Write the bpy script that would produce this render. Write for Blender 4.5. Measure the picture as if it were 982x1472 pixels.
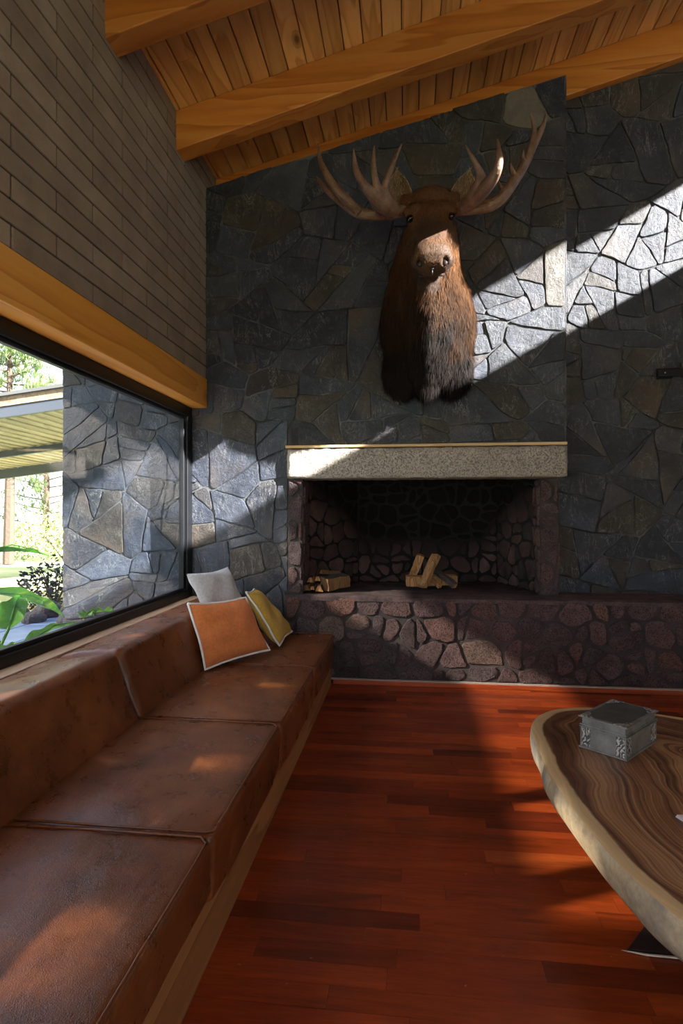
import bpy, bmesh, math, random
from mathutils import Vector, Matrix, noise
R = random.Random(7)
for o in list(bpy.data.objects): bpy.data.objects.remove(o)
SC = bpy.context.scene
COL = SC.collection

# ------------------------------------------------------------------ camera
FPX = 820.0; CAMH = 1.4; YAW = math.atan(94/820)
cd = bpy.data.cameras.new('camera'); cam = bpy.data.objects.new('camera', cd); COL.objects.link(cam)
cd.sensor_fit = 'VERTICAL'; cd.sensor_height = 36; cd.sensor_width = 24
cd.lens = FPX*36/1472; cd.shift_y = 1/1472; cd.clip_start = .02; cd.clip_end = 300
cam.location = (0, 0, CAMH); cam.rotation_euler = (math.pi/2, 0, YAW)
SC.camera = cam
# ------------------------------------------------------------------ sky, sun, added bounce sun, exposure
w = bpy.data.worlds.new('sky'); SC.world = w; w.use_nodes = True
nt = w.node_tree; bg = nt.nodes['Background']
tc = nt.nodes.new('ShaderNodeTexCoord'); sx = nt.nodes.new('ShaderNodeSeparateXYZ'); rp = nt.nodes.new('ShaderNodeValToRGB')
nt.links.new(tc.outputs['Generated'], sx.inputs[0]); nt.links.new(sx.outputs['Z'], rp.inputs[0])
rp.color_ramp.elements[0].color = (.93, .97, 1.0, 1); rp.color_ramp.elements[1].color = (.42, .62, 1.0, 1)
rp.color_ramp.elements[0].position = .05; rp.color_ramp.elements[1].position = .9
nt.links.new(rp.outputs[0], bg.inputs[0]); bg.inputs[1].default_value = 2.7
def sun(name, d, e, ang, col):
    l = bpy.data.lights.new(name, 'SUN'); l.energy = e; l.angle = math.radians(ang); l.color = col
    o = bpy.data.objects.new(name, l); COL.objects.link(o)
    o.rotation_euler = Vector(d).to_track_quat('-Z', 'Y').to_euler(); return o
sun('sun', (-1, .43, -.565), 44, .6, (1, .965, .92))
sun('added_bounce_sun', (1, .43, -.565), 8, .9, (1, .86, .7))  # added lamp standing in for sunlight reflected off the left window
SC.view_settings.view_transform = 'Standard'; SC.view_settings.look = 'None'
SC.view_settings.gamma = 1; SC.view_settings.use_curve_mapping = False
SC.view_settings.exposure = 0.0

# ------------------------------------------------------------------ helpers
FW = Vector((-math.sin(YAW), math.cos(YAW), 0)); RT = Vector((math.cos(YAW), math.sin(YAW), 0))
def ray(px, py): return FW + RT*((px-491)/FPX) + Vector((0, 0, (737-py)/FPX))
def aty(px, py, y): d = ray(px, py); return Vector((0, 0, CAMH)) + d*(y/d.y)
def atx(px, py, x): d = ray(px, py); return Vector((0, 0, CAMH)) + d*(x/d.x)
def atz(px, py, z): d = ray(px, py); return Vector((0, 0, CAMH)) + d*((z-CAMH)/d.z)

class MB:
    def __init__(s): s.v = []; s.f = []; s.m = []; s.a = []
    def add(s, vs, fs, m=0, a=0.0):
        n = len(s.v); s.v += [tuple(v) for v in vs]
        for f in fs: s.f.append(tuple(i+n for i in f)); s.m.append(m); s.a.append(a)
        return s
    def box(s, x0, x1, y0, y1, z0, z1, m=0, a=0.0):
        return s.add([(x, y, z) for z in (z0, z1) for y in (y0, y1) for x in (x0, x1)],
              [(0,2,3,1), (4,5,7,6), (0,1,5,4), (2,6,7,3), (0,4,6,2), (1,3,7,5)], m, a)
    def obox(s, c, u, v, w, m=0, a=0.0):      # centre and three half vectors
        c, u, v, w = map(Vector, (c, u, v, w))
        P = [c+u*i+v*j+w*k for k in (-1, 1) for j in (-1, 1) for i in (-1, 1)]
        return s.add(P, [(0,2,3,1), (4,5,7,6), (0,1,5,4), (2,6,7,3), (0,4,6,2), (1,3,7,5)], m, a)
    def tube(s, pts, rs, n=8, m=0, a=0.0, flat=None):
        pts = [Vector(p) for p in pts]
        if not hasattr(rs, '__len__'): rs = [rs]*len(pts)
        V = []; up = None
        for i, p in enumerate(pts):
            t = (pts[min(i+1, len(pts)-1)] - pts[max(i-1, 0)]).normalized()
            if up is None: up = Vector((0, 0, 1)) if abs(t.z) < .9 else Vector((1, 0, 0))
            sd = t.cross(up).normalized(); up = sd.cross(t).normalized()
            for k in range(n):
                an = 2*math.pi*k/n; V.append(p + (sd*math.cos(an)+up*math.sin(an))*rs[i])
        F = []
        for i in range(len(pts)-1):
            for k in range(n): F.append((i*n+k, i*n+(k+1) % n, (i+1)*n+(k+1) % n, (i+1)*n+k))
        F.append(tuple(range(n))[::-1]); F.append(tuple(range((len(pts)-1)*n, len(pts)*n)))
        return s.add(V, F, m, a)
    def build(s, name, mats, parent=None, smooth=False, bevel=0, seg=2, sub=0):
        me = bpy.data.meshes.new(name); me.from_pydata(s.v, [], s.f)
        if not isinstance(mats, (list, tuple)): mats = [mats]
        for m in mats: me.materials.append(m)
        me.polygons.foreach_set('material_index', s.m)
        at = me.attributes.new('rnd', 'FLOAT', 'FACE'); at.data.foreach_set('value', [float(q) for q in s.a])
        me.polygons.foreach_set('use_smooth', [smooth]*len(s.f)); me.update()
        o = bpy.data.objects.new(name, me); COL.objects.link(o)
        if parent:
            o.parent = parent; o.matrix_parent_inverse = parent.matrix_world.inverted() if False else Matrix.Translation(-parent.location) if not any(parent.rotation_euler) else (Matrix.Translation(parent.location)@parent.rotation_euler.to_matrix().to_4x4()).inverted()
        if bevel:
            b = o.modifiers.new('bevel', 'BEVEL'); b.width = bevel; b.segments = seg; b.limit_method = 'ANGLE'; b.angle_limit = .6
        if sub:
            b = o.modifiers.new('sub', 'SUBSURF'); b.levels = b.render_levels = sub
        return o
def tag(o, label=None, cat=None, group=None, kind=None):
    if label: o['label'] = label
    if cat: o['category'] = cat
    if group: o['group'] = group
    if kind: o['kind'] = kind
    return o
def thing(name, loc, label, cat, group=None):
    o = bpy.data.objects.new(name, None); COL.objects.link(o); o.location = loc; o.empty_display_size = .1
    return tag(o, label, cat, group)
def struct(o): o['kind'] = 'structure'; return o
def fixnormals(o):
    bm = bmesh.new(); bm.from_mesh(o.data); bmesh.ops.recalc_face_normals(bm, faces=bm.faces); bm.to_mesh(o.data); bm.free(); return o

# ------------------------------------------------------------------ materials
class Mat:
    def __init__(s, name):
        s.m = bpy.data.materials.new(name); s.m.use_nodes = True; s.t = s.m.node_tree; s.b = s.t.nodes['Principled BSDF']
    def n(s, typ, **k):
        q = s.t.nodes.new('ShaderNode'+typ)
        for a, v in k.items(): setattr(q, a, v)
        return q
    def l(s, a, b): s.t.links.new(a, b)
    def set(s, **k):
        for a, v in k.items():
            s.b.inputs[{'rough': 'Roughness', 'col': 'Base Color', 'spec': 'Specular IOR Level', 'metal': 'Metallic', 'coat': 'Coat Weight', 'coatr': 'Coat Roughness', 'sheen': 'Sheen Weight', 'sub': 'Subsurface Weight', 'trans': 'Transmission Weight'}[a]].default_value = (tuple(v)+(1,) if a == 'col' else v)
        return s
    def coord(s, scale=(1, 1, 1), rot=(0, 0, 0), out='Object'):
        c = s.n('TexCoord'); mp = s.n('Mapping'); s.l(c.outputs[out], mp.inputs[0])
        mp.inputs['Scale'].default_value = scale; mp.inputs['Rotation'].default_value = rot; return mp.outputs[0]
    def noise(s, vec, scale, detail=6, rough=.6, dist=0):
        q = s.n('TexNoise'); s.l(vec, q.inputs['Vector']); q.inputs['Scale'].default_value = scale
        q.inputs['Detail'].default_value = detail; q.inputs['Roughness'].default_value = rough; q.inputs['Distortion'].default_value = dist
        return q.outputs['Fac']
    def ramp(s, fac, stops, interp='LINEAR'):
        q = s.n('ValToRGB'); s.l(fac, q.inputs[0]); e = q.color_ramp.elements; q.color_ramp.interpolation = interp
        while len(e) < len(stops): e.new(.5)
        for i, (p, c) in enumerate(stops):
            e[i].position = p; e[i].color = (tuple(c)+(1,)) if hasattr(c, '__len__') else (c, c, c, 1)
        return q.outputs[0]
    def mix(s, fac, a, b, mode='MIX'):
        q = s.n('MixRGB', blend_type=mode)
        for i, x in enumerate((fac, a, b)):
            if hasattr(x, 'links') or hasattr(x, 'is_linked'): s.l(x, q.inputs[i])
            else: q.inputs[i].default_value = (tuple(x)+(1,)) if hasattr(x, '__len__') else x
        return q.outputs[0]
    def math(s, op, a, b=0.0, c=0.0):
        q = s.n('Math', operation=op)
        for i, x in enumerate((a, b, c)):
            if hasattr(x, 'is_linked'): s.l(x, q.inputs[i])
            else: q.inputs[i].default_value = x
        return q.outputs[0]
    def attr(s, name='rnd'):
        q = s.n('Attribute'); q.attribute_name = name; return q.outputs['Fac']
    def color(s, c): s.l(c, s.b.inputs['Base Color']); return s
    def roughness(s, c): s.l(c, s.b.inputs['Roughness']); return s
    def bump(s, h, dist=.01, strength=1.0, prev=None):
        q = s.n('Bump'); s.l(h, q.inputs['Height']); q.inputs['Distance'].default_value = dist; q.inputs['Strength'].default_value = strength
        if prev is not None: s.l(prev, q.inputs['Normal'])
        s.l(q.outputs[0], s.b.inputs['Normal']); return q.outputs[0]

def m_plain(name, col, rough=.6, metal=0, spec=.5, bumpn=None):
    m = Mat(name).set(col=col, rough=rough, metal=metal, spec=spec)
    if bumpn: m.bump(m.noise(m.coord(), bumpn[0]), bumpn[1])
    return m.m

def m_slate():
    m = Mat('slate_cladding'); c = m.coord(); r = m.attr()
    base = m.ramp(r, [(0, (.026, .031, .042)), (.2, (.042, .049, .066)), (.4, (.06, .07, .092)), (.55, (.034, .036, .043)), (.68, (.074, .08, .092)), (.78, (.06, .045, .033)), (.88, (.042, .037, .034)), (.93, (.07, .053, .036)), (.97, (.22, .19, .14)), (1, (.26, .23, .18))])
    off = m.n('Vector' + 'Math', operation='MULTIPLY_ADD'); cr = m.n('CombineXYZ'); m.l(r, cr.inputs[0]); m.l(m.math('MULTIPLY', r, 7.3), cr.inputs[1])
    m.l(cr.outputs[0], off.inputs[0]); off.inputs[1].default_value = (37, 11, 53); m.l(c, off.inputs[2]); v = off.outputs[0]
    n1 = m.noise(v, 3.2, 8, .62, .25); n2 = m.noise(v, 22, 8, .74, .2)
    col = m.mix(1, base, m.ramp(n1, [(.28, (.26, .28, .33)), (.5, (.55, .6, .7)), (.72, (.98, 1.06, 1.2))]), 'MULTIPLY')
    col = m.mix(m.math('MULTIPLY', m.ramp(n2, [(.55, 0), (.7, 1)]), .5), col, (.13, .14, .155))
    nr = m.noise(v, 1.6, 5, .6); col = m.mix(m.ramp(nr, [(.54, 0), (.7, .6)]), col, (.08, .056, .037))
    # pale scratches and veins
    sc = m.coord((1, 1, .35), (0, .7, 0)); vs = m.noise(sc, 6, 5, .7, 2.5)
    vein = m.ramp(vs, [(.486, 0), (.5, 1), (.516, 0)]); msk = m.ramp(m.noise(v, 4, 3), [(.45, 0), (.62, 1)])
    col = m.mix(m.math('MULTIPLY', m.math('MULTIPLY', vein, msk), .7), col, (.26, .26, .25))
    m.color(col); m.roughness(m.ramp(n2, [(.3, .38), (.8, .68)]))
    h = m.math('ADD', m.math('MULTIPLY', n1, 1.0), m.math('MULTIPLY', n2, .5))
    b1 = m.bump(h, .022, .9)
    m.bump(m.noise(v, 90, 5, .7), .0035, .8, b1)
    m.set(spec=.45); return m.m
def m_mortar(name='wall_mortar', a=(.02, .021, .024), b=(.14, .15, .16)):
    m = Mat(name); c = m.coord(); n = m.noise(c, 2.2, 6, .65, .8)
    m.color(m.ramp(n, [(.42, a), (.7, b)])); m.bump(m.noise(c, 60, 5, .7), .006); m.set(rough=.85); return m.m
def m_lava(name='volcanic_stone', dark=1.0):
    m = Mat(name); c = m.coord(); r = m.attr()
    D = dark
    base = m.ramp(r, [(0, (.085*D, .065*D, .068*D)), (.3, (.125*D, .085*D, .088*D)), (.55, (.16*D, .1*D, .1*D)), (.75, (.105*D, .085*D, .09*D)), (.9, (.2*D, .1*D, .085*D)), (1, (.19*D, .14*D, .12*D))])
    n1 = m.noise(c, 7, 6, .65); n2 = m.noise(c, 55, 6, .75)
    vo = m.n('TexVoronoi'); m.l(c, vo.inputs['Vector']); vo.inputs['Scale'].default_value = 95
    pits = m.ramp(vo.outputs['Distance'], [(.18, 0), (.42, 1)])
    col = m.mix(1, base, m.ramp(n1, [(.3, .65), (.7, 1.35)]), 'MULTIPLY')
    col = m.mix(m.math('MULTIPLY', m.ramp(n2, [(.35, 1), (.52, 0)]), .6), col, (.03, .022, .022))
    col = m.mix(1, col, m.mix(.6, (1, 1, 1), pits), 'MULTIPLY')
    m.color(col); m.set(rough=.92, spec=.25)
    h = m.math('ADD', m.math('MULTIPLY', pits, .4), m.math('ADD', n2, m.math('MULTIPLY', n1, .8)))
    m.bump(h, .022, 1.0); return m.m
def m_soot():
    m = Mat('sooty_stone'); c = m.coord(); r = m.attr()
    base = m.ramp(r, [(0, (.05, .04, .04)), (.5, (.085, .055, .052)), (1, (.13, .085, .08))])
    n1 = m.noise(c, 9, 6, .7)
    # soot grows towards the throat of the chimney: a real stain on the stones
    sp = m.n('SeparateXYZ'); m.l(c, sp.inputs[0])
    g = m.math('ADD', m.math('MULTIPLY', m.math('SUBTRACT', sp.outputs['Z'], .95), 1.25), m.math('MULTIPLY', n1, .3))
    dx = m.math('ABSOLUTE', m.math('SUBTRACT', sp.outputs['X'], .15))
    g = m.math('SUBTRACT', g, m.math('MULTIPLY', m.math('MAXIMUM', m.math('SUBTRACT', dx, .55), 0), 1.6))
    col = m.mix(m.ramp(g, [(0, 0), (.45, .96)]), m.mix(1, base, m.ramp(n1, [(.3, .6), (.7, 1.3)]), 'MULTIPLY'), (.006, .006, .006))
    m.color(col); m.set(rough=.95, spec=.1); m.bump(m.noise(c, 50, 6, .75), .015); return m.m

def m_wood(name, cols, axis=0, scale=1.0, rough=.45, knots=True, ring=14, coat=0, rndk=.35, bumpd=.0012, knotd=1.0):
    """cols: (dark, mid, light); grain runs along axis"""
    m = Mat(name); sc = [1.0, 1.0, 1.0]; sc[axis] = .09
    r = m.attr()
    c0 = m.n('TexCoord').outputs['Object']
    cr = m.n('CombineXYZ'); m.l(m.math('MULTIPLY', r, 31.0), cr.inputs[0]); m.l(m.math('MULTIPLY', r, 17.0), cr.inputs[1]); m.l(m.math('MULTIPLY', r, 23.0), cr.inputs[2])
    ad = m.n('VectorMath', operation='ADD'); m.l(c0, ad.inputs[0]); m.l(cr.outputs[0], ad.inputs[1]); P = ad.outputs[0]
    mp = m.n('Mapping'); m.l(P, mp.inputs[0]); mp.inputs['Scale'].default_value = [x*scale for x in sc]
    v = mp.outputs[0]
    if knots:
        mk = m.n('Mapping'); m.l(P, mk.inputs[0]); ks = [3.2*scale]*3; ks[axis] = 1.5*scale; mk.inputs['Scale'].default_value = ks
        vo = m.n('TexVoronoi'); m.l(mk.outputs[0], vo.inputs['Vector']); vo.inputs['Scale'].default_value = 1.0*knotd; vo.inputs['Randomness'].default_value = 1
        kd = vo.outputs['Distance']
        kn = m.ramp(kd, [(.035, 1), (.07, .55), (.13, .12), (.3, 0)])
        bend = m.math('MULTIPLY', kn, .35)
        rings = m.math('ADD', m.noise(v, 2.6, 3, .5, .4), bend)
    else:
        rings = m.noise(v, 2.6, 3, .5, .4); kn = None
    wv = m.math('FRACT', m.math('MULTIPLY', rings, ring))
    wv = m.ramp(wv, [(0, 0), (.65, .55), (.92, 1), (1, 0)])
    fine = m.noise(v, 55, 4, .6)
    g = m.math('ADD', m.math('MULTIPLY', wv, .55), m.math('MULTIPLY', fine, .5))
    col = m.ramp(g, [(.1, cols[2]), (.45, cols[1]), (.95, cols[0])])
    big = m.noise(v, 1.3, 3, .5); col = m.mix(1, col, m.ramp(big, [(.3, .75), (.7, 1.2)]), 'MULTIPLY')
    tint = m.ramp(r, [(0, 1-rndk), (.35, 1.0), (.7, 1+rndk*.5), (1, 1-rndk*.6)])
    col = m.mix(1, col, tint, 'MULTIPLY')
    if kn is not None: col = m.mix(m.math('MULTIPLY', kn, .85), col, [x*.22 for x in cols[0]])
    m.color(col); m.set(rough=rough, spec=.45, coat=coat, coatr=.22)
    m.bump(g, bumpd); return m.m

def m_leather():
    m = Mat('brown_leather'); c = m.coord()
    n1 = m.noise(c, 2.1, 6, .62, .4); n2 = m.noise(c, 9, 8, .7, .1); n3 = m.noise(c, 45, 6, .7)
    col = m.ramp(n1, [(.25, (.085, .024, .007)), (.5, (.175, .054, .015)), (.75, (.28, .095, .027))])
    col = m.mix(1, col, m.ramp(n2, [(.3, .7), (.55, 1.0), (.75, 1.45)]), 'MULTIPLY')
    wear = m.ramp(m.noise(c, 4.5, 9, .78, .4), [(.56, 0), (.76, .4)])
    col = m.mix(wear, col, (.42, .21, .1)); m.color(col)
    m.roughness(m.ramp(n2, [(.3, .22), (.75, .42)])); m.set(spec=.5)
    vo = m.n('TexVoronoi'); m.l(c, vo.inputs['Vector']); vo.inputs['Scale'].default_value = 320
    cm = m.coord((1.0, .5, 1)); cre = m.noise(cm, 6, 4, .5, .4)
    b1 = m.bump(m.math('ADD', m.math('MULTIPLY', cre, .9), m.math('MULTIPLY', m.noise(c, 26, 4, .6, .6), .1)), .012, .5)
    m.bump(m.math('ADD', vo.outputs['Distance'], n3), .0008, .5, b1)
    return m.m
def m_fabric(name, col, k=1.0):
    m = Mat(name); c = m.coord(); w1 = m.n('TexWave'); w1.inputs['Scale'].default_value = 190*k; m.l(c, w1.inputs['Vector'])
    w2 = m.n('TexWave', bands_direction='Z'); w2.inputs['Scale'].default_value = 190*k; m.l(c, w2.inputs['Vector'])
    n = m.noise(c, 60, 5, .7); h = m.math('ADD', m.math('ADD', w1.outputs['Fac'], w2.outputs['Fac']), n)
    m.color(m.mix(1, col, m.ramp(n, [(.3, .82), (.7, 1.15)]), 'MULTIPLY')); m.set(rough=.9, sheen=.2, spec=.2); m.bump(h, .0012); return m.m

PINE = ((.52, .25, .07), (.78, .44, .15), (.86, .54, .22))
M = {}
M['slate'] = m_slate(); M['mortar'] = m_mortar()
M['lava'] = m_lava(); M['lavamortar'] = m_mortar('hearth_mortar', (.03, .024, .024), (.075, .06, .06)); M['soot'] = m_soot()
M['ceil'] = m_wood('pine_ceiling', PINE, 1, 1.0, .5, True, 9, rndk=.28)
M['beam'] = m_wood('pine_beam', ((.36, .115, .02), (.54, .2, .04), (.6, .27, .07)), 0, .8, .42, True, 10, rndk=.05, knotd=.6)
M['lintel'] = m_wood('pine_lintel', ((.62, .23, .03), (.85, .38, .06), (.9, .45, .1)), 1, .8, .42, True, 10, rndk=.05, knotd=.7)
M['sofawood'] = m_wood('sofa_base_wood', ((.2, .08, .028), (.4, .18, .065), (.52, .26, .1)), 1, 1.0, .45, False, 8, rndk=.1)
M['sill'] = m_wood('sill_wood', ((.2, .12, .07), (.33, .22, .14), (.42, .3, .2)), 1, 1, .6, False, 8, rndk=0)
M['strip'] = m_wood('mantel_wood', ((.35, .22, .1), (.52, .36, .18), (.6, .45, .25)), 0, 1, .6, False, 8, rndk=0)
def m_floor():
    m = Mat('cherry_floor'); r = m.attr()
    c0 = m.n('TexCoord').outputs['Object']
    cr = m.n('CombineXYZ'); m.l(m.math('MULTIPLY', r, 31.0), cr.inputs[0]); m.l(m.math('MULTIPLY', r, 57.0), cr.inputs[1])
    ad = m.n('VectorMath', operation='ADD'); m.l(c0, ad.inputs[0]); m.l(cr.outputs[0], ad.inputs[1])
    mp = m.n('Mapping'); m.l(ad.outputs[0], mp.inputs[0]); mp.inputs['Scale'].default_value = (.12, 1, 1); v = mp.outputs[0]
    n1 = m.noise(v, 7, 7, .65, 1.5); n2 = m.noise(v, 60, 5, .65, .3)
    base = m.ramp(r, [(0, (.12, .017, .004)), (.12, (.2, .028, .005)), (.35, (.27, .04, .006)), (.6, (.34, .055, .009)), (.85, (.23, .032, .006)), (1, (.4, .075, .014))])
    col = m.mix(1, base, m.ramp(n1, [(.28, .42), (.5, .95), (.72, 1.25)]), 'MULTIPLY')
    col = m.mix(1, col, m.ramp(n2, [(.3, .75), (.7, 1.2)]), 'MULTIPLY')
    spk = m.ramp(m.noise(m.coord(), 38, 2, .4), [(.765, 0), (.785, 1)]); col = m.mix(m.math('MULTIPLY', spk, .5), col, (.5, .3, .2))
    m.color(col); m.roughness(m.ramp(m.noise(m.coord(), 6, 6, .6), [(.3, .3), (.7, .48)])); m.set(spec=.5)
    m.bump(m.math('ADD', n2, m.math('MULTIPLY', n1, .6)), .0012); return m.m
M['floor'] = m_floor()
def m_concrete():
    m = Mat('mantel_concrete'); c = m.coord(); n1 = m.noise(c, 5, 7, .65); n2 = m.noise(c, 42, 7, .75)
    n2 = m.noise(c, 75, 8, .85); pit = m.ramp(n2, [(.3, 0), (.48, 1)])
    col = m.mix(1, m.ramp(n1, [(.3, (.34, .3, .27)), (.7, (.5, .455, .41))]), m.mix(.75, (1, 1, 1), pit), 'MULTIPLY')
    m.color(col); m.set(rough=.9, spec=.25); m.bump(m.math('ADD', pit, m.math('MULTIPLY', m.noise(c, 110, 5, .7), .5)), .014, .9); return m.m
M['concrete'] = m_concrete()
def m_brick():
    m = Mat('cement_brick'); c = m.coord(); r = m.attr(); n = m.noise(c, 4, 6, .6); n2 = m.noise(c, 120, 4, .7)
    b = m.ramp(r, [(0, (.26, .205, .158)), (.5, (.295, .235, .18)), (1, (.325, .26, .2))])
    col = m.mix(1, b, m.ramp(n, [(.3, .8), (.7, 1.15)]), 'MULTIPLY')
    sp = m.ramp(m.noise(c, 75, 2, .5), [(.70, 0), (.76, 1)]); col = m.mix(m.math('MULTIPLY', sp, .45), col, (.4, .35, .3))
    m.color(col); m.set(rough=.88, spec=.3); m.bump(m.math('ADD', n2, m.noise(c, 30, 4)), .004); return m.m
M['brick'] = m_brick(); M['brickmortar'] = m_plain('brick_mortar', (.05, .04, .034), .9)
M['leather'] = m_leather()
M['orange'] = m_fabric('orange_fabric', (.95, .27, .05)); M['white'] = m_fabric('white_fabric', (.84, .86, .9)); M['yellow'] = m_fabric('yellow_fabric', (.78, .48, .045))
M['piping'] = m_plain('white_piping', (.85, .84, .83), .9, bumpn=(150, .002))
M['black'] = m_plain('black_aluminium', (.006, .007, .009), .4, spec=.3)
M['iron'] = m_plain('black_iron', (.01, .01, .012), .28, .4)
M['plaster'] = m_plain('plain_plaster', (.35, .32, .28), .9)
M['roof'] = m_plain('roof_sheet', (.1, .1, .1), .8)
M['steel'] = m_plain('painted_steel', (.045, .055, .075), .5)
def m_glass():
    m = Mat('window_glass'); t = m.t; t.nodes.remove(m.b)
    tr = m.n('BsdfTransparent'); gl = m.n('BsdfGlossy'); gl.inputs['Roughness'].default_value = 0; tr.inputs[0].default_value = (.93, .96, .97, 1)
    fr = m.n('Fresnel'); fr.inputs[0].default_value = 1.5; mx = m.n('MixShader')
    sc = m.math('MULTIPLY', fr.outputs[0], 1.6)
    m.l(sc, mx.inputs[0]); m.l(tr.outputs[0], mx.inputs[1]); m.l(gl.outputs[0], mx.inputs[2])
    m.l(mx.outputs[0], t.nodes['Material Output'].inputs[0]); return m.m
M['glass'] = m_glass()

# ------------------------------------------------------------------ masonry generator
def clip(poly, n, d):           # keep points with n.p <= d
    out = []
    for i in range(len(poly)):
        a, b = poly[i], poly[(i+1) % len(poly)]; da = n[0]*a[0]+n[1]*a[1]-d; db = n[0]*b[0]+n[1]*b[1]-d
        if da <= 0: out.append(a)
        if (da < 0 < db) or (db < 0 < da):
            t = da/(da-db); out.append((a[0]+(b[0]-a[0])*t, a[1]+(b[1]-a[1])*t))
    return out
def area(p): return abs(sum(p[i][0]*p[(i+1) % len(p)][1]-p[(i+1) % len(p)][0]*p[i][1] for i in range(len(p))))/2
def inset(c, g):
    A = sum(c[i][0]*c[(i+1) % len(c)][1]-c[(i+1) % len(c)][0]*c[i][1] for i in range(len(c)))
    if A < 0: c = c[::-1]
    out = list(c)
    for i in range(len(c)):
        p, q = c[i], c[(i+1) % len(c)]; L = math.hypot(q[0]-p[0], q[1]-p[1])
        if L < 1e-6: continue
        n = ((q[1]-p[1])/L, -(q[0]-p[0])/L); out = clip(out, n, n[0]*p[0]+n[1]*p[1]-g)
        if len(out) < 3: return []
    return out
def masonry(mb, org, U, V, poly, cw, ch, gap=.008, relief=.02, seed=1, holes=(), jit=.45, drop=.15, tilt=.02, matstone=0, rnd=None, rough=.006, special=(), corner=.018, warp=.03, big=2.0, skew=.24):
    """fits irregular stones into a planar convex region; U, V in-plane axes, the outward normal is U x V"""
    rr = random.Random(seed); org = Vector(org); U = Vector(U); V = Vector(V); N = U.cross(V).normalized()
    xs = [p[0] for p in poly]; ys = [p[1] for p in poly]; x0, x1, y0, y1 = min(xs), max(xs), min(ys), max(ys)
    seeds = []; j = 0; y = y0-ch*big; bw, bh_ = cw*big, ch*big
    while y < y1+bh_:
        x = x0-bw + (j % 2)*bw*.5
        while x < x1+bw:
            seeds.append((x+rr.uniform(-jit, jit)*bw, y+rr.uniform(-jit, jit)*bh_)); x += bw
        y += bh_; j += 1
    asp = cw/ch; cells = []
    for si, s in enumerate(seeds):
        c = list(poly)
        for k, q in enumerate(seeds):
            if k == si or abs(q[0]-s[0]) > 3*bw or abs(q[1]-s[1]) > 3*bh_: continue
            nx, ny = q[0]-s[0], (q[1]-s[1])*asp*asp; L = math.hypot(nx, ny); nx /= L; ny /= L
            c = clip(c, (nx, ny), nx*(s[0]+q[0])/2+ny*(s[1]+q[1])/2)
            if len(c) < 3: break
        if len(c) > 2: cells.append(c)
    A0 = cw*ch; done = []
    while cells:
        c = cells.pop(); A = area(c)
        if A < A0*.1: continue
        w_ = max(p[0] for p in c)-min(p[0] for p in c); h_ = (max(p[1] for p in c)-min(p[1] for p in c))
        if A < A0*rr.choice([.5, .9, 1.3, 1.9]) and max(w_, h_*asp*.8) < cw*2.3: done.append(c); continue
        cx = sum(p[0] for p in c)/len(c)+rr.uniform(-.16, .16)*w_; cy = sum(p[1] for p in c)/len(c)+rr.uniform(-.16, .16)*h_
        ang = (0 if w_ > h_*asp*.85 else math.pi/2)+rr.gauss(0, skew)
        if rr.random() < skew*.58: ang += rr.choice([-.7, .7])
        n = (math.cos(ang), math.sin(ang)); d = n[0]*cx+n[1]*cy
        for q in (clip(c, n, d), clip(c, (-n[0], -n[1]), -d)):
            if len(q) > 2: cells.append(q)
    def wp(p):
        v = noise.noise_vector(Vector((p[0]*2.6, p[1]*2.6, seed*.77)))*warp + noise.noise_vector(Vector((p[0]*8, p[1]*8, seed*.3)))*warp*.28
        e = min(1, max(0, min(p[0]-x0, x1-p[0])/.12)); f = min(1, max(0, min(p[1]-y0, y1-p[1])/.12))
        return Vector((p[0]+v.x*e, p[1]+v.y*f))
    for si, c in enumerate(done):
        for (hx0, hx1, hy0, hy1) in holes:
            if max(p[0] for p in c) > hx0 and min(p[0] for p in c) < hx1 and max(p[1] for p in c) > hy0 and min(p[1] for p in c) < hy1:
                ops = [clip(c, (1, 0), hx0), clip(c, (-1, 0), -hx1), clip(c, (0, 1), hy0), clip(c, (0, -1), -hy1)]
                c = max(ops, key=lambda p: area(p) if len(p) > 2 else 0)
                if len(c) < 3: break
        if len(c) < 3: continue
        cx0 = sum(p[0] for p in c)/len(c); cy0 = sum(p[1] for p in c)/len(c)
        val = rnd(rr) if rnd else rr.random()
        for (qx, qy, qv) in special:
            if all((c[(i+1) % len(c)][0]-c[i][0])*(qy-c[i][1])-(c[(i+1) % len(c)][1]-c[i][1])*(qx-c[i][0]) >= 0 for i in range(len(c))) or all((c[(i+1) % len(c)][0]-c[i][0])*(qy-c[i][1])-(c[(i+1) % len(c)][1]-c[i][1])*(qx-c[i][0]) <= 0 for i in range(len(c))): val = qv
        c = inset(c, gap/2*rr.uniform(.6, 1.5))
        if len(c) < 3 or area(c) < A0*.04: continue
        P = []
        for i in range(len(c)):
            a, b = c[i-1], c[i]
            if math.hypot(a[0]-b[0], a[1]-b[1]) > .006: P.append(b)
        if len(P) < 3: continue
        Q = []
        for i in range(len(P)):
            a, b = Vector(P[i]), Vector(P[(i+1) % len(P)]); L = (b-a).length; cut = min(corner*rr.uniform(.3, 1.6), L*.33)
            t0 = cut/L; n = max(2, int((L-2*cut)/.028))
            for k in range(n+1): Q.append(a.lerp(b, t0+(1-2*t0)*k/n))
        inholes = [h for h in holes]
        out0 = []
        cx = sum(p[0] for p in Q)/len(Q); cy = sum(p[1] for p in Q)/len(Q); C0 = Vector((cx, cy))
        for p in Q:
            d = (p-C0); L = d.length; w = noise.noise(Vector((p[0]*24, p[1]*24, seed*3.1+si)))*rough
            q = C0 + d*(1+(w-rough*.5)/max(L, .02)); z = wp(q)
            for (hx0, hx1, hy0, hy1) in holes:
                if hx0-.05 < q.x < hx1+.05 and hy0-.05 < q.y < hy1+.05: z = q
            out0.append(z)
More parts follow.
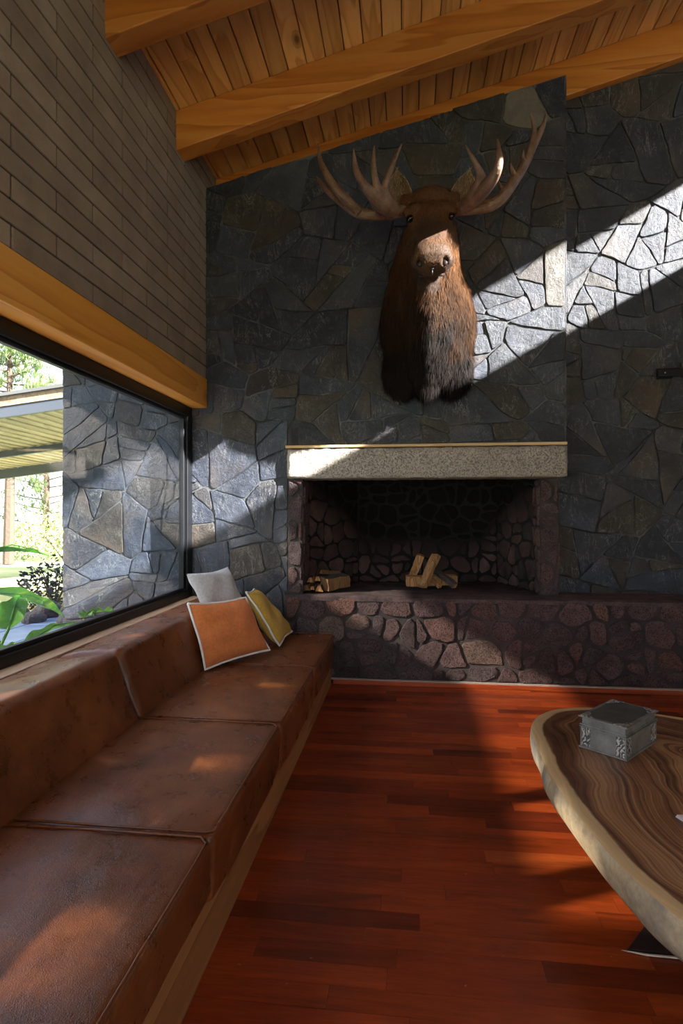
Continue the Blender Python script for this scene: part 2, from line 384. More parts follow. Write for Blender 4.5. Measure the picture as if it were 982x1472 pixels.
        out = out0; C = Vector((sum(p[0] for p in out)/len(out), sum(p[1] for p in out)/len(out)))
        h = rr.uniform(.25, 1)*relief; tx, ty = rr.uniform(-tilt, tilt), rr.uniform(-tilt, tilt)
        def lift(p, hh):
            q = p-C; return org+U*p[0]+V*p[1]+N*(hh + (tx*q[0]+ty*q[1]))
        n = len(out); vs = []; rings = [(0, -.02), (0.002, h*.6), (.006, h*.92), (.022, h)]
        for ins, hh in rings:
            for p in out:
                d = C-p; L = d.length; pp = p+d*(min(ins, L*.5)/max(L, 1e-4))
                nn = noise.noise(Vector((pp[0]*9+seed, pp[1]*9, si*.37)))*relief*.3 if hh > .5*h else 0
                vs.append(lift(pp, hh+nn))
        for kk in (.66, .33):
            for p in out:
                pp = C+(p-C)*kk; vs.append(lift(pp, h+noise.noise(Vector((pp[0]*9+seed, pp[1]*9, si*.37)))*relief*.3+noise.noise(Vector((pp[0]*20, pp[1]*20, si)))*relief*.14))
        vs.append(lift(C, h+noise.noise(Vector((C[0]*9+seed, C[1]*9, si*.37)))*relief*.3)); K = len(rings)+2
        fs = []
        for k in range(K-1):
            for i in range(n): fs.append((k*n+i, k*n+(i+1) % n, (k+1)*n+(i+1) % n, (k+1)*n+i))
        for i in range(n): fs.append(((K-1)*n+i, (K-1)*n+(i+1) % n, K*n))
        if sum(out[i][0]*out[(i+1) % n][1]-out[(i+1) % n][0]*out[i][1] for i in range(n)) < 0: fs = [f[::-1] for f in fs]
        mb.add(vs, fs, matstone, val)
def slate_rnd(rr):
    return rr.choice([rr.uniform(0, .35), rr.uniform(.1, .5), rr.uniform(.3, .72), rr.uniform(.72, .94)]) 

# ------------------------------------------------------------------ geometry constants
WX = -1.72; GX = -1.87; YB = 4.75; YR = 5.08; SL = .265; XR = 5.0; YK = -4.2
ceil_z = lambda x: 4.42+SL*(x-WX)
brk_z = lambda x: 4.2+.24*(x+1.709)
S = []
# ---- floor
mb = MB(); rr = random.Random(3); y = YK-.1
while y < YR:
    wd = .083; x = WX-.1-rr.random()*1.2
    while x < XR:
        L = rr.choice([.45, .6, .75, .9, 1.1]); mb.box(max(x, WX-.12)+.0006, min(x+L, XR+.1)-.0006, y+.0006, y+wd-.0006, -.03, rr.uniform(-.0004, .0004), 0, rr.random()); x += L
    y += wd
mb.box(WX-.12, XR+.1, YK-.1, YR, -.06, -.02, 0, 0)
struct(mb.build('floor', M['floor']))

# ---- back wall: chimney breast, left return, recessed right part, outside part
mb = MB()
TOPL = brk_z(-3.2)
HX0, HX1, HZ0, HZ1 = -1.0, 1.285, -1, 1.965
bp = [(-3.04, 0), (1.262, 0), (1.262, brk_z(1.262)), (-1.9, brk_z(-1.9)), (-3.04, brk_z(-1.9))]
masonry(mb, (0, YB, 0), (1, 0, 0), (0, 0, 1), bp, .33, .235, .0042, .010, 11, [(HX0, HX1+.2, HZ0, HZ1)], .46, .2, rnd=slate_rnd,
        special=[(1.02, 4.62, .975), (1.18, 3.42, .95), (.42, 4.3, .93), (-1.3, 4.05, .93), (-1.25, 3.85, .93), (-1.1, 2.5, .85), (-.6, 2.65, .86), (-2.85, 1.9, .92)])
def prism(mb, P, y0, y1, m=0, a=0.):      # polygon in xz, extruded along y
    n = len(P); mb.add([(p[0], y0, p[1]) for p in P]+[(p[0], y1, p[1]) for p in P],
        [tuple(range(n)), tuple(range(n, 2*n))[::-1]]+[(i, i+n, (i+1) % n+n, (i+1) % n) for i in range(n)], m, a)
prism(mb, [(-3.03, -.2), (HX0-.004, -.2), (HX0-.004, HZ1), (1.27, HZ1), (1.27, brk_z(1.27)), (-1.9, brk_z(-1.9)), (-3.03, brk_z(-1.9))], YB+.004, YB+.3, 1)
# narrow side faces of the breast and of the outside pier
masonry(mb, (1.268, YB, 0), (0, 1, 0), (0, 0, 1), [(0, HZ1), (.34, HZ1), (.34, brk_z(1.27)), (0, brk_z(1.27))], .2, .25, .009, .01, 5, rnd=slate_rnd)
masonry(mb, (-3.03, YB+.3, 0), (0, -1, 0), (0, 0, 1), [(0, 0), (.3, 0), (.3, 3.5), (0, 3.5)], .2, .25, .009, .012, 6, rnd=slate_rnd)
o = struct(mb.build('wall_back', [M['slate'], M['mortar']]))
mb = MB()
masonry(mb, (0, YR, 0), (1, 0, 0), (0, 0, 1), [(1.22, 0), (2.9, 0), (2.9, 5.6), (1.22, 5.2)], .33, .25, .0042, .010, 23, [], .46, .2, rnd=slate_rnd)
mb.box(1.22, XR+.1, YR+.004, YR+.25, -.1, 6.4, 1)
struct(mb.build('wall_back_recess', [M['slate'], M['mortar']]))

# ---- left wall: cement brick above, timber lintel, sill wall
mb = MB(); rr = random.Random(5); bh = .1105; bl = .655; z = 2.55; k = 0
while z < 4.75:
    y = 2.642-11*bl+((k+1) % 2)*bl/2
    while y < YR:
        d = rr.uniform(0, .0025); mb.box(WX-.1, WX+d, y+.005, min(y+bl, YR)-.005, z+.005, z+bh-.005, 0, rr.random()); y += bl
    z += bh; k += 1
mb.box(WX-.14, WX-.006, YK-.1, YR, 2.5, 4.9, 1)
o = struct(mb.build('wall_left', [M['brick'], M['brickmortar']], bevel=.003, seg=1))
mb = MB(); mb.box(WX-.16, WX+.012, YK, YB-.005, 2.3, 2.548); struct(mb.build('trim_1', M['lintel'], bevel=.006))
mb = MB(); mb.box(GX-.12, WX-.02, YK, YB-.003, -.1, .655); mb.box(GX-.2, WX-.2, YK-.2, YB-.003, 2.43, 2.6)
struct(mb.build('wall_left_low', M['plaster']))
mb = MB(); mb.box(GX-.05, WX-.03, YK+.05, YB-.005, .656, .682); struct(mb.build('window_sill', M['sill'], bevel=.004))
# ---- window 1: black frame, pane
t = MB()
t.box(GX-.05, GX+.03, YK+.1, YB-.004, .683, .742); t.box(GX-.05, GX+.03, YK+.1, YB-.004, 2.215, 2.3)
t.box(GX-.05, GX+.03, YB-.11, YB-.004, .742, 2.215); t.box(GX-.05, GX+.03, YK+.1, YK+.2, .742, 2.215)
t.box(GX-.05, GX+.03, 1.79, 1.88, .742, 2.215); t.box(GX-.05, GX+.03, 1.08, 1.24, .742, 2.215)  # unseen mullions added to cut shadow gaps into the bounced light
t.box(GX-.022, GX+.012, YB-.15, YB-.112, .757, 2.2); t.box(GX-.022, GX+.012, YK+.2, YB-.152, .743, .765); t.box(GX-.022, GX+.012, YK+.2, YB-.152, 2.19, 2.214)
wf = struct(t.build('window_1', M['black'], bevel=.003, seg=1))
t = MB(); t.add([(GX-.008, YK+.2, .76), (GX-.008, YB-.14, .76), (GX-.008, YB-.14, 2.2), (GX-.008, YK+.2, 2.2)], [(0, 1, 2, 3)])
t.build('pane', M['glass'], wf)

# ---- ceiling planks, roof, beams
mb = MB(); x = WX-.25; rr = random.Random(9); pw = .138; k = 0
while x < XR+.3:
    a = rr.random(); z0 = ceil_z(x)
    ys = [YK-.2, YK+rr.uniform(.5, 4), rr.uniform(1.2, 4.6) if rr.random() < .4 else 1.0, YR+.1]
    ys.sort()
    for q in range(3):
        if ys[q+1]-ys[q] < .05: continue
        a = rr.random(); ya, yb = ys[q]+.001, ys[q+1]-.001; g = .0035; c = .006
        sec = [(x+g, c), (x+g+c, 0), (x+pw-g-c, 0), (x+pw-g, c), (x+pw-g, .03), (x+g, .03)]
        V = [(sx_, yy, ceil_z(sx_)+dz) for yy in (ya, yb) for sx_, dz in sec]
        mb.add(V, [(0, 1, 2, 3, 4, 5)[::-1], (6, 7, 8, 9, 10, 11)]+[(i, (i+1) % 6, (i+1) % 6+6, i+6)[::1] for i in range(6)], 0, a)
    x += pw; k += 1
x0, x1 = WX-.4, XR+.4
mb.add([(x0, YK-.4, ceil_z(x0)+.025), (x1, YK-.4, ceil_z(x1)+.025), (x1, YR+.3, ceil_z(x1)+.025), (x0, YR+.3, ceil_z(x0)+.025),
        (x0, YK-.4, ceil_z(x0)+.2), (x1, YK-.4, ceil_z(x1)+.2), (x1, YR+.3, ceil_z(x1)+.2), (x0, YR+.3, ceil_z(x0)+.2)],
       [(0, 3, 2, 1), (4, 5, 6, 7), (0, 1, 5, 4), (1, 2, 6, 5), (2, 3, 7, 6), (3, 0, 4, 7)], 1)
o = struct(fixnormals(mb.build('ceiling', [M['ceil'], M['roof']])))
for i, (ya, yb) in enumerate([(5.0, 5.075), (4.11, 4.262), (3.092, 3.24), (2.075, 2.225), (1.06, 1.21), (.04, .19), (-.98, -.83), (-2, -1.85), (-3.0, -2.85)]):
    mb = MB(); x0, x1 = WX-.02, XR; dz = .3 if i else .31; r_ = rr.random()
    prism(mb, [(x0, ceil_z(x0)-dz), (x1, ceil_z(x1)-dz), (x1, ceil_z(x1)-.001), (x0, ceil_z(x0)-.001)], ya, yb, 0, r_)
    struct(mb.build('trim_%d' % (i+2), M['beam'], bevel=.007))

# ---- unseen sides of the room: right wall with clerestory, rear wall with openings added for sky light
mb = MB(); CZ0, CZ1 = 2.169+.565*XR, 2.955+.565*XR
mb.box(XR, XR+.2, YK, YR, -.1, CZ0-.0); mb.box(XR, XR+.2, YK, YR, CZ1+.36, 6.5)
mb.box(XR-.0, XR+.2, 2.2, YR, CZ1, 6.3); 
for ya, yb in [(YK, -3.2), (-2.62, -2.3), (-1.35, -1.25), (-.05, .05), (4.6, YR)]: mb.box(XR, XR+.2, ya, yb, CZ0, CZ1+.37)
struct(mb.build('wall_right', M['plaster']))
mb = MB(); mb.box(WX-.2, XR, YK-.2, YK, 2.75, 6.5); mb.box(WX-.2, WX+.2, YK-.2, YK, -.1, 2.75); mb.box(XR-.7, XR, YK-.2, YK, -.1, 2.75); mb.box(1.7, 1.9, YK-.2, YK, -.1, 2.75)
struct(mb.build('wall_rear', M['plaster']))

# ------------------------------------------------------------------ hearth and firebox
HT = .715; HY = 4.65
mb = MB()
lr = lambda r: r.random()
masonry(mb, (0, HY, 0), (1, 0, 0), (0, 0, 1), [(-1.0, .045), (2.9, .045), (2.9, HT-.004), (-1.0, HT-.004)], .235, .2, .010, .02, 31, jit=.27, tilt=.04, rough=.010, corner=.04, warp=.03, skew=.12, big=1.0)
mb.box(-1.0, 2.9, HY+.004, YR, 0, HT-.02, 1)
# rough rendered top slab
NX, NY = 130, 44; V = []; F = []
for j in range(NY+1):
    for i in range(NX+1):
        xx = -1.0+3.9*i/NX; yy = HY-.012+1.35*j/NY
        V.append((xx, yy, HT+noise.noise(Vector((xx*7, yy*7, 0)))*.006+noise.noise(Vector((xx*24, yy*24, 3)))*.003 - (.008 if j == 0 else 0)))
for j in range(NY):
    for i in range(NX): F.append((j*(NX+1)+i, j*(NX+1)+i+1, (j+1)*(NX+1)+i+1, (j+1)*(NX+1)+i))
mb.add(V, F, 2, .5)
V = [(-1.0+3.9*i/NX, HY-.012+noise.noise(Vector((i*.9, k, 5)))*.004, HT-.008-.03*k) for k in (0, 1) for i in range(NX+1)]
mb.add(V, [(i, NX+1+i, NX+2+i, i+1) for i in range(NX)], 2, .5)
def m_slab():
    m = Mat('hearth_top'); c = m.coord(); n = m.noise(c, 6, 6, .65); n2 = m.noise(c, 60, 6, .7)
    col = m.ramp(n, [(.3, (.035, .027, .028)), (.55, (.1, .07, .072)), (.75, (.16, .105, .1))])
    m.color(m.mix(1, col, m.ramp(n2, [(.3, .6), (.7, 1.3)]), 'MULTIPLY')); m.set(rough=.9, spec=.25); m.bump(n2, .006); return m.m
struct(mb.build('hearth_wall', [M['lava'], M['lavamortar'], m_slab()], smooth=False))
# jambs and splayed firebox
mb = MB()
def panel(P0, P1, z0, z1, seed, mat=0, cw=.2, ch=.17, back=True, lean=0.0, t=.02):
    a, b = Vector((P0[0], P0[1], 0)), Vector((P1[0], P1[1], 0)); L = (b-a).length; u = (b-a)/L
    v = Vector((0, 0, 1)); masonry(mb, a+Vector((0, 0, 0)), u, v, [(0, z0), (L, z0), (L, z1), (0, z1)], cw, ch, .01, t, seed, tilt=.05, matstone=mat, rough=.01, corner=.035, warp=.02, skew=.1, jit=.25, big=1.0)
    n = u.cross(v)
    if back: mb.add([a+v*z0-n*.004, b+v*z0-n*.004, b+v*z1-n*.004, a+v*z1-n*.004], [(0, 1, 2, 3)], 3 if mat else 1, 0)
Z1 = 1.68
panel((-1.0, 4.735), (-.87, 4.735), HT, Z1, 41)                # left jamb face
panel((-.87, 4.735), (-.88, 5.05), HT, Z1, 42)                 # left jamb reveal
panel((-.88, 5.05), (-.48, 5.62), HT, Z1+.5, 43, 2)            # left splay
panel((-.48, 5.62), (.88, 5.72), HT, 2.4, 44, 2)               # back
panel((.88, 5.72), (1.1, 5.1), HT, Z1+.5, 45, 2)               # right splay
panel((1.1, 5.1), (1.09, 4.86), HT, Z1, 46)
panel((1.09, 4.86), (1.24, 4.86), HT, Z1, 47)
masonry(mb, (1.238, 4.86, 0), (0, 1, 0), (0, 0, 1), [(0, HT), (.24, HT), (.24, Z1), (0, Z1)], .2, .2, .01, .015, 48)
# closed throat above, dark masonry behind
mb.box(-1.0, -.9, 4.76, 5.5, HT, 2.3, 1); mb.box(-1.1, 1.25, 5.8, 6.0, 0, 3, 1); mb.box(-1.1, -.9, 4.8, 6.0, 0, 3, 1); mb.box(1.13, 1.233, 4.9, 6, HT, 3, 1)
mb.box(-1.1, 1.2, 5.05, 6.0, 2.4, 2.6, 3); mb.box(-1.0, 1.2, 4.98, 5.06, 1.72, 2.4, 3)
struct(mb.build('firebox_wall', [M['lava'], M['lavamortar'], M['soot'], m_plain('soot', (.006, .006, .006), 1)]))
# concrete mantel beam with timber strip
def slab_mesh(x0, x1, y0, y1, z0, z1, step=.02, amp=.006, seed=0):
    bm = bmesh.new(); bmesh.ops.create_cube(bm, size=1)
    for v in bm.verts: v.co = Vector(((x0+x1)/2+v.co.x*(x1-x0), (y0+y1)/2+v.co.y*(y1-y0), (z0+z1)/2+v.co.z*(z1-z0)))
    for ax, L in ((0, x1-x0), (1, y1-y0), (2, z1-z0)):
        es = [e for e in bm.edges if abs((e.verts[0].co-e.verts[1].co)[ax]) > L*.9]
        bmesh.ops.subdivide_edges(bm, edges=es, cuts=max(1, int(L/step)), use_grid_fill=True)
    for v in bm.verts:
        n = noise.noise_vector(v.co*18+Vector((seed, 0, 0)))*amp + noise.noise_vector(v.co*55)*amp*.5
        ed = sum((abs(v.co[i]-lo) < 1e-4 or abs(v.co[i]-hi) < 1e-4) for i, (lo, hi) in enumerate(((x0, x1), (y0, y1), (z0, z1))))
        c = Vector(((x0+x1)/2, (y0+y1)/2, (z0+z1)/2))
        if ed > 1: n *= 1.5; n += Vector([(-.006 if v.co[i] > c[i] else .006) for i in range(3)])
        v.co += n
    me = bpy.data.meshes.new('m'); bm.to_mesh(me); bm.free(); return me
t = thing('mantel', (.14, 4.8, 1.68), 'pale rough concrete mantel beam with thin timber strip over the fireplace', 'mantel')
me = slab_mesh(-1.0, 1.268, 4.69, 5.0, 1.685, 1.935); me.materials.append(M['concrete'])
for p in me.polygons: p.use_smooth = True
o = bpy.data.objects.new('concrete_beam', me); COL.objects.link(o); o.parent = t; o.location = -t.location
MB().box(-1.01, 1.262, 4.685, 4.76, 1.94, 1.962, 0, .3).build('timber_strip', M['strip'], t, bevel=.003)
# skirting and mortar line
mb = MB(); mb.box(-.6, 2.9, HY-.028, HY-.002, 0, .036, 0, .6); struct(mb.build('baseboard_back', M['floor'], bevel=.004))
mb = MB(); mb.box(-.9, 2.9, HY-.02, HY+.004, .036, .047); struct(mb.build('trim_20', m_plain('lime_line', (.4, .33, .3), .9, bumpn=(60, .01))))

# ------------------------------------------------------------------ sofa
t = thing('leather_sofa', (-1.15, 1.6, 0), 'long brown leather built-in sofa on wooden plinth under the window', 'sofa')
mb = MB(); mb.box(-1.7, -.612, -1.6, 4.6, 0, .3, 0, .4); mb.build('plinth', M['sofawood'], t, bevel=.004)
def cushion(name, sec, y0, y1, seed, crown=.02, wr=.006, nseg=None, endround=.045):
    """sec: closed cross section (x,z) counter-clockwise, swept along y with rounded ends"""
    L = y1-y0; n = nseg or max(24, int(L/.02)); mb = MB(); k = len(sec)
    cx = sum(p[0] for p in sec)/k; cz = sum(p[1] for p in sec)/k; V = []
    # arc parameter along the length: rounded end caps
    ys = []
    E = endround
    for i in range(6): a = math.pi/2*i/6; ys.append((y0+E*(1-math.sin(a)) if False else y0+E*(1-math.cos(a)), E*(1-math.sin(a))))
    for i in range(n+1): ys.append((y0+E+(L-2*E)*i/n, 0))
    for i in range(5, -1, -1): a = math.pi/2*i/6; ys.append((y1-E*(1-math.cos(a)), E*(1-math.sin(a))))
    for (yy, ins) in ys:
        u = (yy-y0)/L; cr = crown*(1-(2*u-1)**4)
        for (x, z) in sec:
            d = Vector((x-cx, z-cz)); q = d.normalized() if d.length > 1e-6 else Vector((0, 0))
            e = max(0, 1-min(u, 1-u)*L/.16)          # gathers near the seams
            nv = Vector((x*5, yy*4, z*5+seed*7))
            w = noise.noise(nv)*wr + noise.noise(nv*3.1)*wr*.4 + e*noise.noise(Vector((x*14, yy*5, z*14+seed)))*wr*1.2
            V.append((x+q.x*(cr*.4+w-ins), yy, z+q.y*(cr+w-ins)))
    F = []
    for i in range(len(ys)-1):
        for j in range(k): F.append((i*k+j, (i+1)*k+j, (i+1)*k+(j+1) % k, i*k+(j+1) % k))
    F.append(tuple(range(k))); F.append(tuple(range((len(ys)-1)*k, len(ys)*k))[::-1])
    mb.add(V, F); o = mb.build(name, M['leather'], t, smooth=True); fixnormals(o); return o, mb, ys, k
def rsec(P, rad, n=5, step=.03):                 # rounded polygon section, subdivided
    out = []
    for i in range(len(P)):
        a, b, c = Vector(P[i-1]), Vector(P[i]), Vector(P[(i+1) % len(P)]); r = rad[i]
        p0 = b+(a-b).normalized()*r; p1 = b+(c-b).normalized()*r
        if out:
            q = Vector(out[-1]); m = int((p0-q).length/step)
            for s_ in range(1, m): out.append(tuple(q.lerp(p0, s_/m)))
        for s_ in range(n+1):
            u = s_/n; out.append(tuple((1-u)**2*p0+2*u*(1-u)*b+u*u*p1))
    q = Vector(out[-1]); p0 = Vector(out[0]); m = int((p0-q).length/step)
    for s_ in range(1, m): out.append(tuple(q.lerp(p0, s_/m)))
    return out
seat_seams = [4.595, 3.607, 2.618, 1.68, .74, -.2, -1.15]
for i in range(len(seat_seams)-1):
    y1, y0 = seat_seams[i]-.004, seat_seams[i+1]+.004
    lo = [.19, .185, .205, .255, .21, .2][i]
    sec = rsec([(-1.32, .2), (-.592, lo), (-.585, .412), (-1.32, .412)], [.03, .012, .03, .04])
    o, mb_, ys, k = cushion('seat_cushion', sec, y0, y1, i+1, .016, .006, endround=.022)
    # welt seams along front edge and both ends
    p = MB()
    def top(x, yy): u = (yy-y0)/(y1-y0); return .418+.014*(1-(2*u-1)**4)
    pts = [(-1.25, y0+.012, .418), (-.9, y0+.008, .419), (-.62, y0+.01, .419), (-.596, y0+.03, .412)]
    pts += [(-.594+.006*(1-(2*q/16-1)**4)+noise.noise(Vector((q*.7, i, 0)))*.003, y0+.03+(y1-y0-.06)*q/16, .412+.010*(1-(2*q/16-1)**4)) for q in range(1, 16)]
    pts += [(-.596, y1-.03, .412), (-.62, y1-.01, .419), (-.9, y1-.008, .419), (-1.25, y1-.012, .418)]
    p.tube(pts, .0042, 6); p.build('welt', M['leather'], o, smooth=True)
backs = [(2.62, 4.70), (.74, 2.612), (-1.15, .732)]
for i, (y0, y1) in enumerate(backs):
    sec = rsec([(-1.70, .42), (-1.262, .40), (-1.385, .738), (-1.735, .685)], [.02, .02, .045, .05])
    o, mb_, ys, k = cushion('back_cushion', sec, y0+.003, y1-.003, i+20, .016, .009, endround=.04)
    p = MB(); pts = []
    for q in range(41):
        u = q/40; yy = y0+.03+(y1-y0-.06)*u; pts.append((-1.402+.0*u, yy, .742+.018*(1-(2*u-1)**4)+noise.noise(Vector((q*.4, i, 3)))*.003))

# ------------------------------------------------------------------ pillows
def pillow(name, c4, th, mat, label, piping=True, seed=0, pinch=.07):
    TL, TR, BR, BL = [Vector(c) for c in c4]
    c = (TL+TR+BR+BL)/4; base = Vector((c.x, c.y, min(p[2] for p in c4)))
    t = thing(name, base, label, 'cushion'); n = 26; mb = MB()
    N = (TR-TL).cross(TL-BL).normalized()
    if N.y > 0: N = -N
    def P(u, v, side):
        # concave edges: pull the middle of each side inward
        uu = u*2-1; vv = v*2-1
        pu = uu*(1-pinch*(1-vv*vv)**1.0*(abs(uu)**2)); pv = vv*(1-pinch*(1-uu*uu)*(abs(vv)**2))
        a, b = (pu+1)/2, (pv+1)/2
        p = (TL*(1-a)+TR*a)*b+(BL*(1-a)+BR*a)*(1-b)
        f = ((1-uu**4)*(1-vv**4))**.55 if abs(uu) < 1 and abs(vv) < 1 else 0
        wr = noise.noise(Vector((u*4+seed, v*4, side)))*.012*f + noise.noise(Vector((u*9+seed, v*9, side)))*.004*f
        sag = .02*math.sin(vv*1.5+1.2)*(1-uu*uu)
        return p+N*side*(th*f+wr)+N*noise.noise(Vector((u*2.5, v*2.5, seed)))*.02
    for side in (1, -1):
        V = [P(i/n, j/n, side) for j in range(n+1) for i in range(n+1)]
        F = [(j*(n+1)+i, j*(n+1)+i+1, (j+1)*(n+1)+i+1, (j+1)*(n+1)+i) for j in range(n) for i in range(n)]
        mb.add(V, F)
    o = mb.build('cover', mat, t, smooth=True)
    bm = bmesh.new(); bm.from_mesh(o.data); bmesh.ops.remove_doubles(bm, verts=bm.verts, dist=.0008); bmesh.ops.recalc_face_normals(bm, faces=bm.faces); bm.to_mesh(o.data); bm.free()
    if piping:
        pp = []
        for k in range(n): pp.append(P(k/n, 1, 1))
        for k in range(n): pp.append(P(1, 1-k/n, 1))
        for k in range(n): pp.append(P(1-k/n, 0, 1))
        for k in range(n): pp.append(P(0, k/n, 1))
        pp.append(pp[0]); cc = c
        m2 = MB(); q = []
        outw = [(p-cc).normalized()*.004 for p in pp]
        m2.tube([p+o_ for p, o_ in zip(pp, outw)], .0075, 7)
        m2.build('piping', M['piping'], t, smooth=True)
    return t
pillow('throw_pillow', [(-1.39, 3.50, .815), (-1.13, 3.93, .80), (-.935, 3.83, .462), (-1.235, 3.40, .435)], .065, M['orange'], 'orange square throw pillow with white piping on the sofa', seed=1)
pillow('throw_pillow', [(-1.19, 4.15, .805), (-1.25, 4.58, .77), (-.915, 4.47, .452), (-.905, 4.0, .452)], .06, M['yellow'], 'mustard yellow throw pillow leaning behind the orange one', seed=4)
pillow('throw_pillow', [(-1.50, 3.75, .985), (-1.335, 4.15, .995), (-1.17, 4.2, .62), (-1.33, 3.8, .60)], .06, M['white'], 'plain white throw pillow standing behind the orange one by the window', False, seed=9, pinch=.1)

# ------------------------------------------------------------------ moose head
def finish_remesh(mb, name, mat, vox, parent, smooth=True, sm=2, disp=None):
    o = mb.build(name+'_tmp', mat); fixnormals(o)
    r = o.modifiers.new('r', 'REMESH'); r.mode = 'VOXEL'; r.voxel_size = vox; r.use_smooth_shade = True
    s = o.modifiers.new('s', 'SMOOTH'); s.iterations = sm; s.factor = .5
    dg = bpy.context.evaluated_depsgraph_get(); me = bpy.data.meshes.new_from_object(o.evaluated_get(dg)); bpy.data.objects.remove(o)
    me.name = name
    me.materials.clear(); me.materials.append(mat)
    for p in me.polygons: p.use_smooth = smooth
    q = bpy.data.objects.new(name, me); COL.objects.link(q)
    if parent: q.parent = parent; q.location = -parent.location
    return q
def m_hide(name, cols):
    m = Mat(name); c = m.coord((1, 1, .22)); n1 = m.noise(m.coord(), 3.5, 4, .6); n2 = m.noise(c, 70, 5, .7)
    sp = m.n('SeparateXYZ'); m.l(m.coord(), sp.inputs[0])
    # blackish at the base of the neck, rufous on the throat and cheeks, as on the animal itself
    g = m.math('ADD', m.math('MULTIPLY', m.math('SUBTRACT', sp.outputs['Z'], 2.4), .85), m.math('MULTIPLY', m.math('SUBTRACT', n1, .5), .9))
    col = m.ramp(g, [(.1, cols[0]), (.4, cols[1]), (.75, cols[2])])
    col = m.mix(1, col, m.ramp(n2, [(.3, .55), (.7, 1.5)]), 'MULTIPLY')
    # greyish dark bridge of the nose, tan muzzle tip and golden cheeks
    def near(p, r):
        dn = m.n('VectorMath', operation='DISTANCE'); m.l(m.coord(), dn.inputs[0]); dn.inputs[1].default_value = p
        return m.ramp(m.math('ADD', dn.outputs['Value'], m.math('MULTIPLY', m.math('SUBTRACT', n1, .5), .08)), [(r*.45, 1), (r, 0)])
    col = m.mix(near((.165, 3.86, 3.33), .2), col, m.mix(n2, (.014, .011, .011), (.05, .036, .033)))
    col = m.mix(m.math('MULTIPLY', near((.165, 3.72, 3.04), .17), .8), col, m.mix(n2, (.02, .012, .008), (.13, .068, .035)))
    m.color(col); m.set(rough=.62, spec=.25, sheen=.05); m.bump(n2, .006); return m.m
M['hide'] = m_hide('moose_hide', ((.007, .006, .006), (.022, .011, .006), (.075, .034, .014)))
MX = .165
mz = thing('mounted_moose_head', (MX, YB, 2.9), 'mounted brown moose head with broad antlers on the stone chimney wall', 'trophy')
mb = MB()
def loft(mb, rings, n=28):
    """rings: (x, y, z, pitch of the axis in degrees (down positive), rx, rup, rdown, power)"""
    V = []
    for (x, y, z, p, rx, ru, rd, pw) in rings:
        p = math.radians(p); u = Vector((0, -math.sin(p), math.cos(p)))
        for k in range(n):
            a = 2*math.pi*k/n; ca, sa = math.cos(a), math.sin(a)
            cx = math.copysign(abs(ca)**pw, ca); sz = math.copysign(abs(sa)**pw, sa)
            V.append(Vector((x, y, z))+Vector((rx*cx, 0, 0))+u*(sz*(ru if sa > 0 else rd)))
    F = []
    for i in range(len(rings)-1):
        for k in range(n): F.append((i*n+k, i*n+(k+1) % n, (i+1)*n+(k+1) % n, (i+1)*n+k))
    F.append(tuple(range(n))); F.append(tuple(range((len(rings)-1)*n, len(rings)*n))[::-1])
    mb.add(V, F)
# neck and shoulders
loft(mb, [(MX, YB+.0, 2.86, -5, .345, .50, .42, 1), (MX, 4.66, 2.86, -8, .38, .52, .50, 1.1), (MX, 4.55, 2.92, -18, .37, .50, .53, 1.25), (MX-.01, 4.43, 3.02, -30, .33, .43, .50, 1.35),
          (MX-.02, 4.32, 3.16, -42, .275, .34, .40, 1.35), (MX-.015, 4.22, 3.31, -50, .23, .26, .31, 1.3), (MX, 4.14, 3.43, -55, .19, .2, .23, 1.1), (MX, 4.1, 3.5, -55, .12, .12, .14, 1)])
# head
def hpt(s, up=0): # s along the face axis from the poll towards the nose
    p = math.radians(58); a = Vector((0, -math.cos(p), -math.sin(p))); u = Vector((0, -math.sin(p), math.cos(p)))
    return Vector((MX, 4.13, 3.56))+a*s+u*up
hr = []
for s, up, rx, ru, rd in [(-.07, 0, .08, .06, .08), (-.02, 0, .14, .1, .17), (.06, .0, .165, .105, .2), (.14, 0, .155, .1, .2), (.22, -.01, .122, .085, .18), (.32, -.01, .10, .08, .155), (.42, .0, .102, .085, .135),
                       (.50, .015, .12, .095, .12), (.57, .015, .138, .098, .10), (.62, .005, .13, .085, .08), (.658, -.01, .09, .05, .055)]:
    c = hpt(s, up); hr.append((c.x, c.y, c.z, 58, rx, ru, rd, .92))
loft(mb, hr)
# lower jaw, brow ridges, nostril wings, shoulder lobes
def ball(mb, c, r, n=12):
    c = Vector(c); r = Vector(r) if hasattr(r, '__len__') else Vector((r, r, r)); V = [c+Vector((0, 0, r.z))]; F = []
    for i in range(1, n):
        th = math.pi*i/n
        for k in range(n*2): a = math.pi*k/n; V.append(c+Vector((r.x*math.sin(th)*math.cos(a), r.y*math.sin(th)*math.sin(a), r.z*math.cos(th))))
    V.append(c-Vector((0, 0, r.z))); m = n*2
    for k in range(m): F.append((0, 1+k, 1+(k+1) % m)); F.append((len(V)-1, 1+(n-2)*m+(k+1) % m, 1+(n-2)*m+k))
    for i in range(n-2):
        for k in range(m): F.append((1+i*m+k, 1+(i+1)*m+k, 1+(i+1)*m+(k+1) % m, 1+i*m+(k+1) % m))
    mb.add(V, F)
j0, j1, j2 = hpt(.2, -.16), hpt(.42, -.14), hpt(.565, -.115)
mb.tube([j0, j0.lerp(j1, .5), j1, j2, j2+Vector((0, -.02, -.025))], [.1, .09, .075, .06, .035], 14)
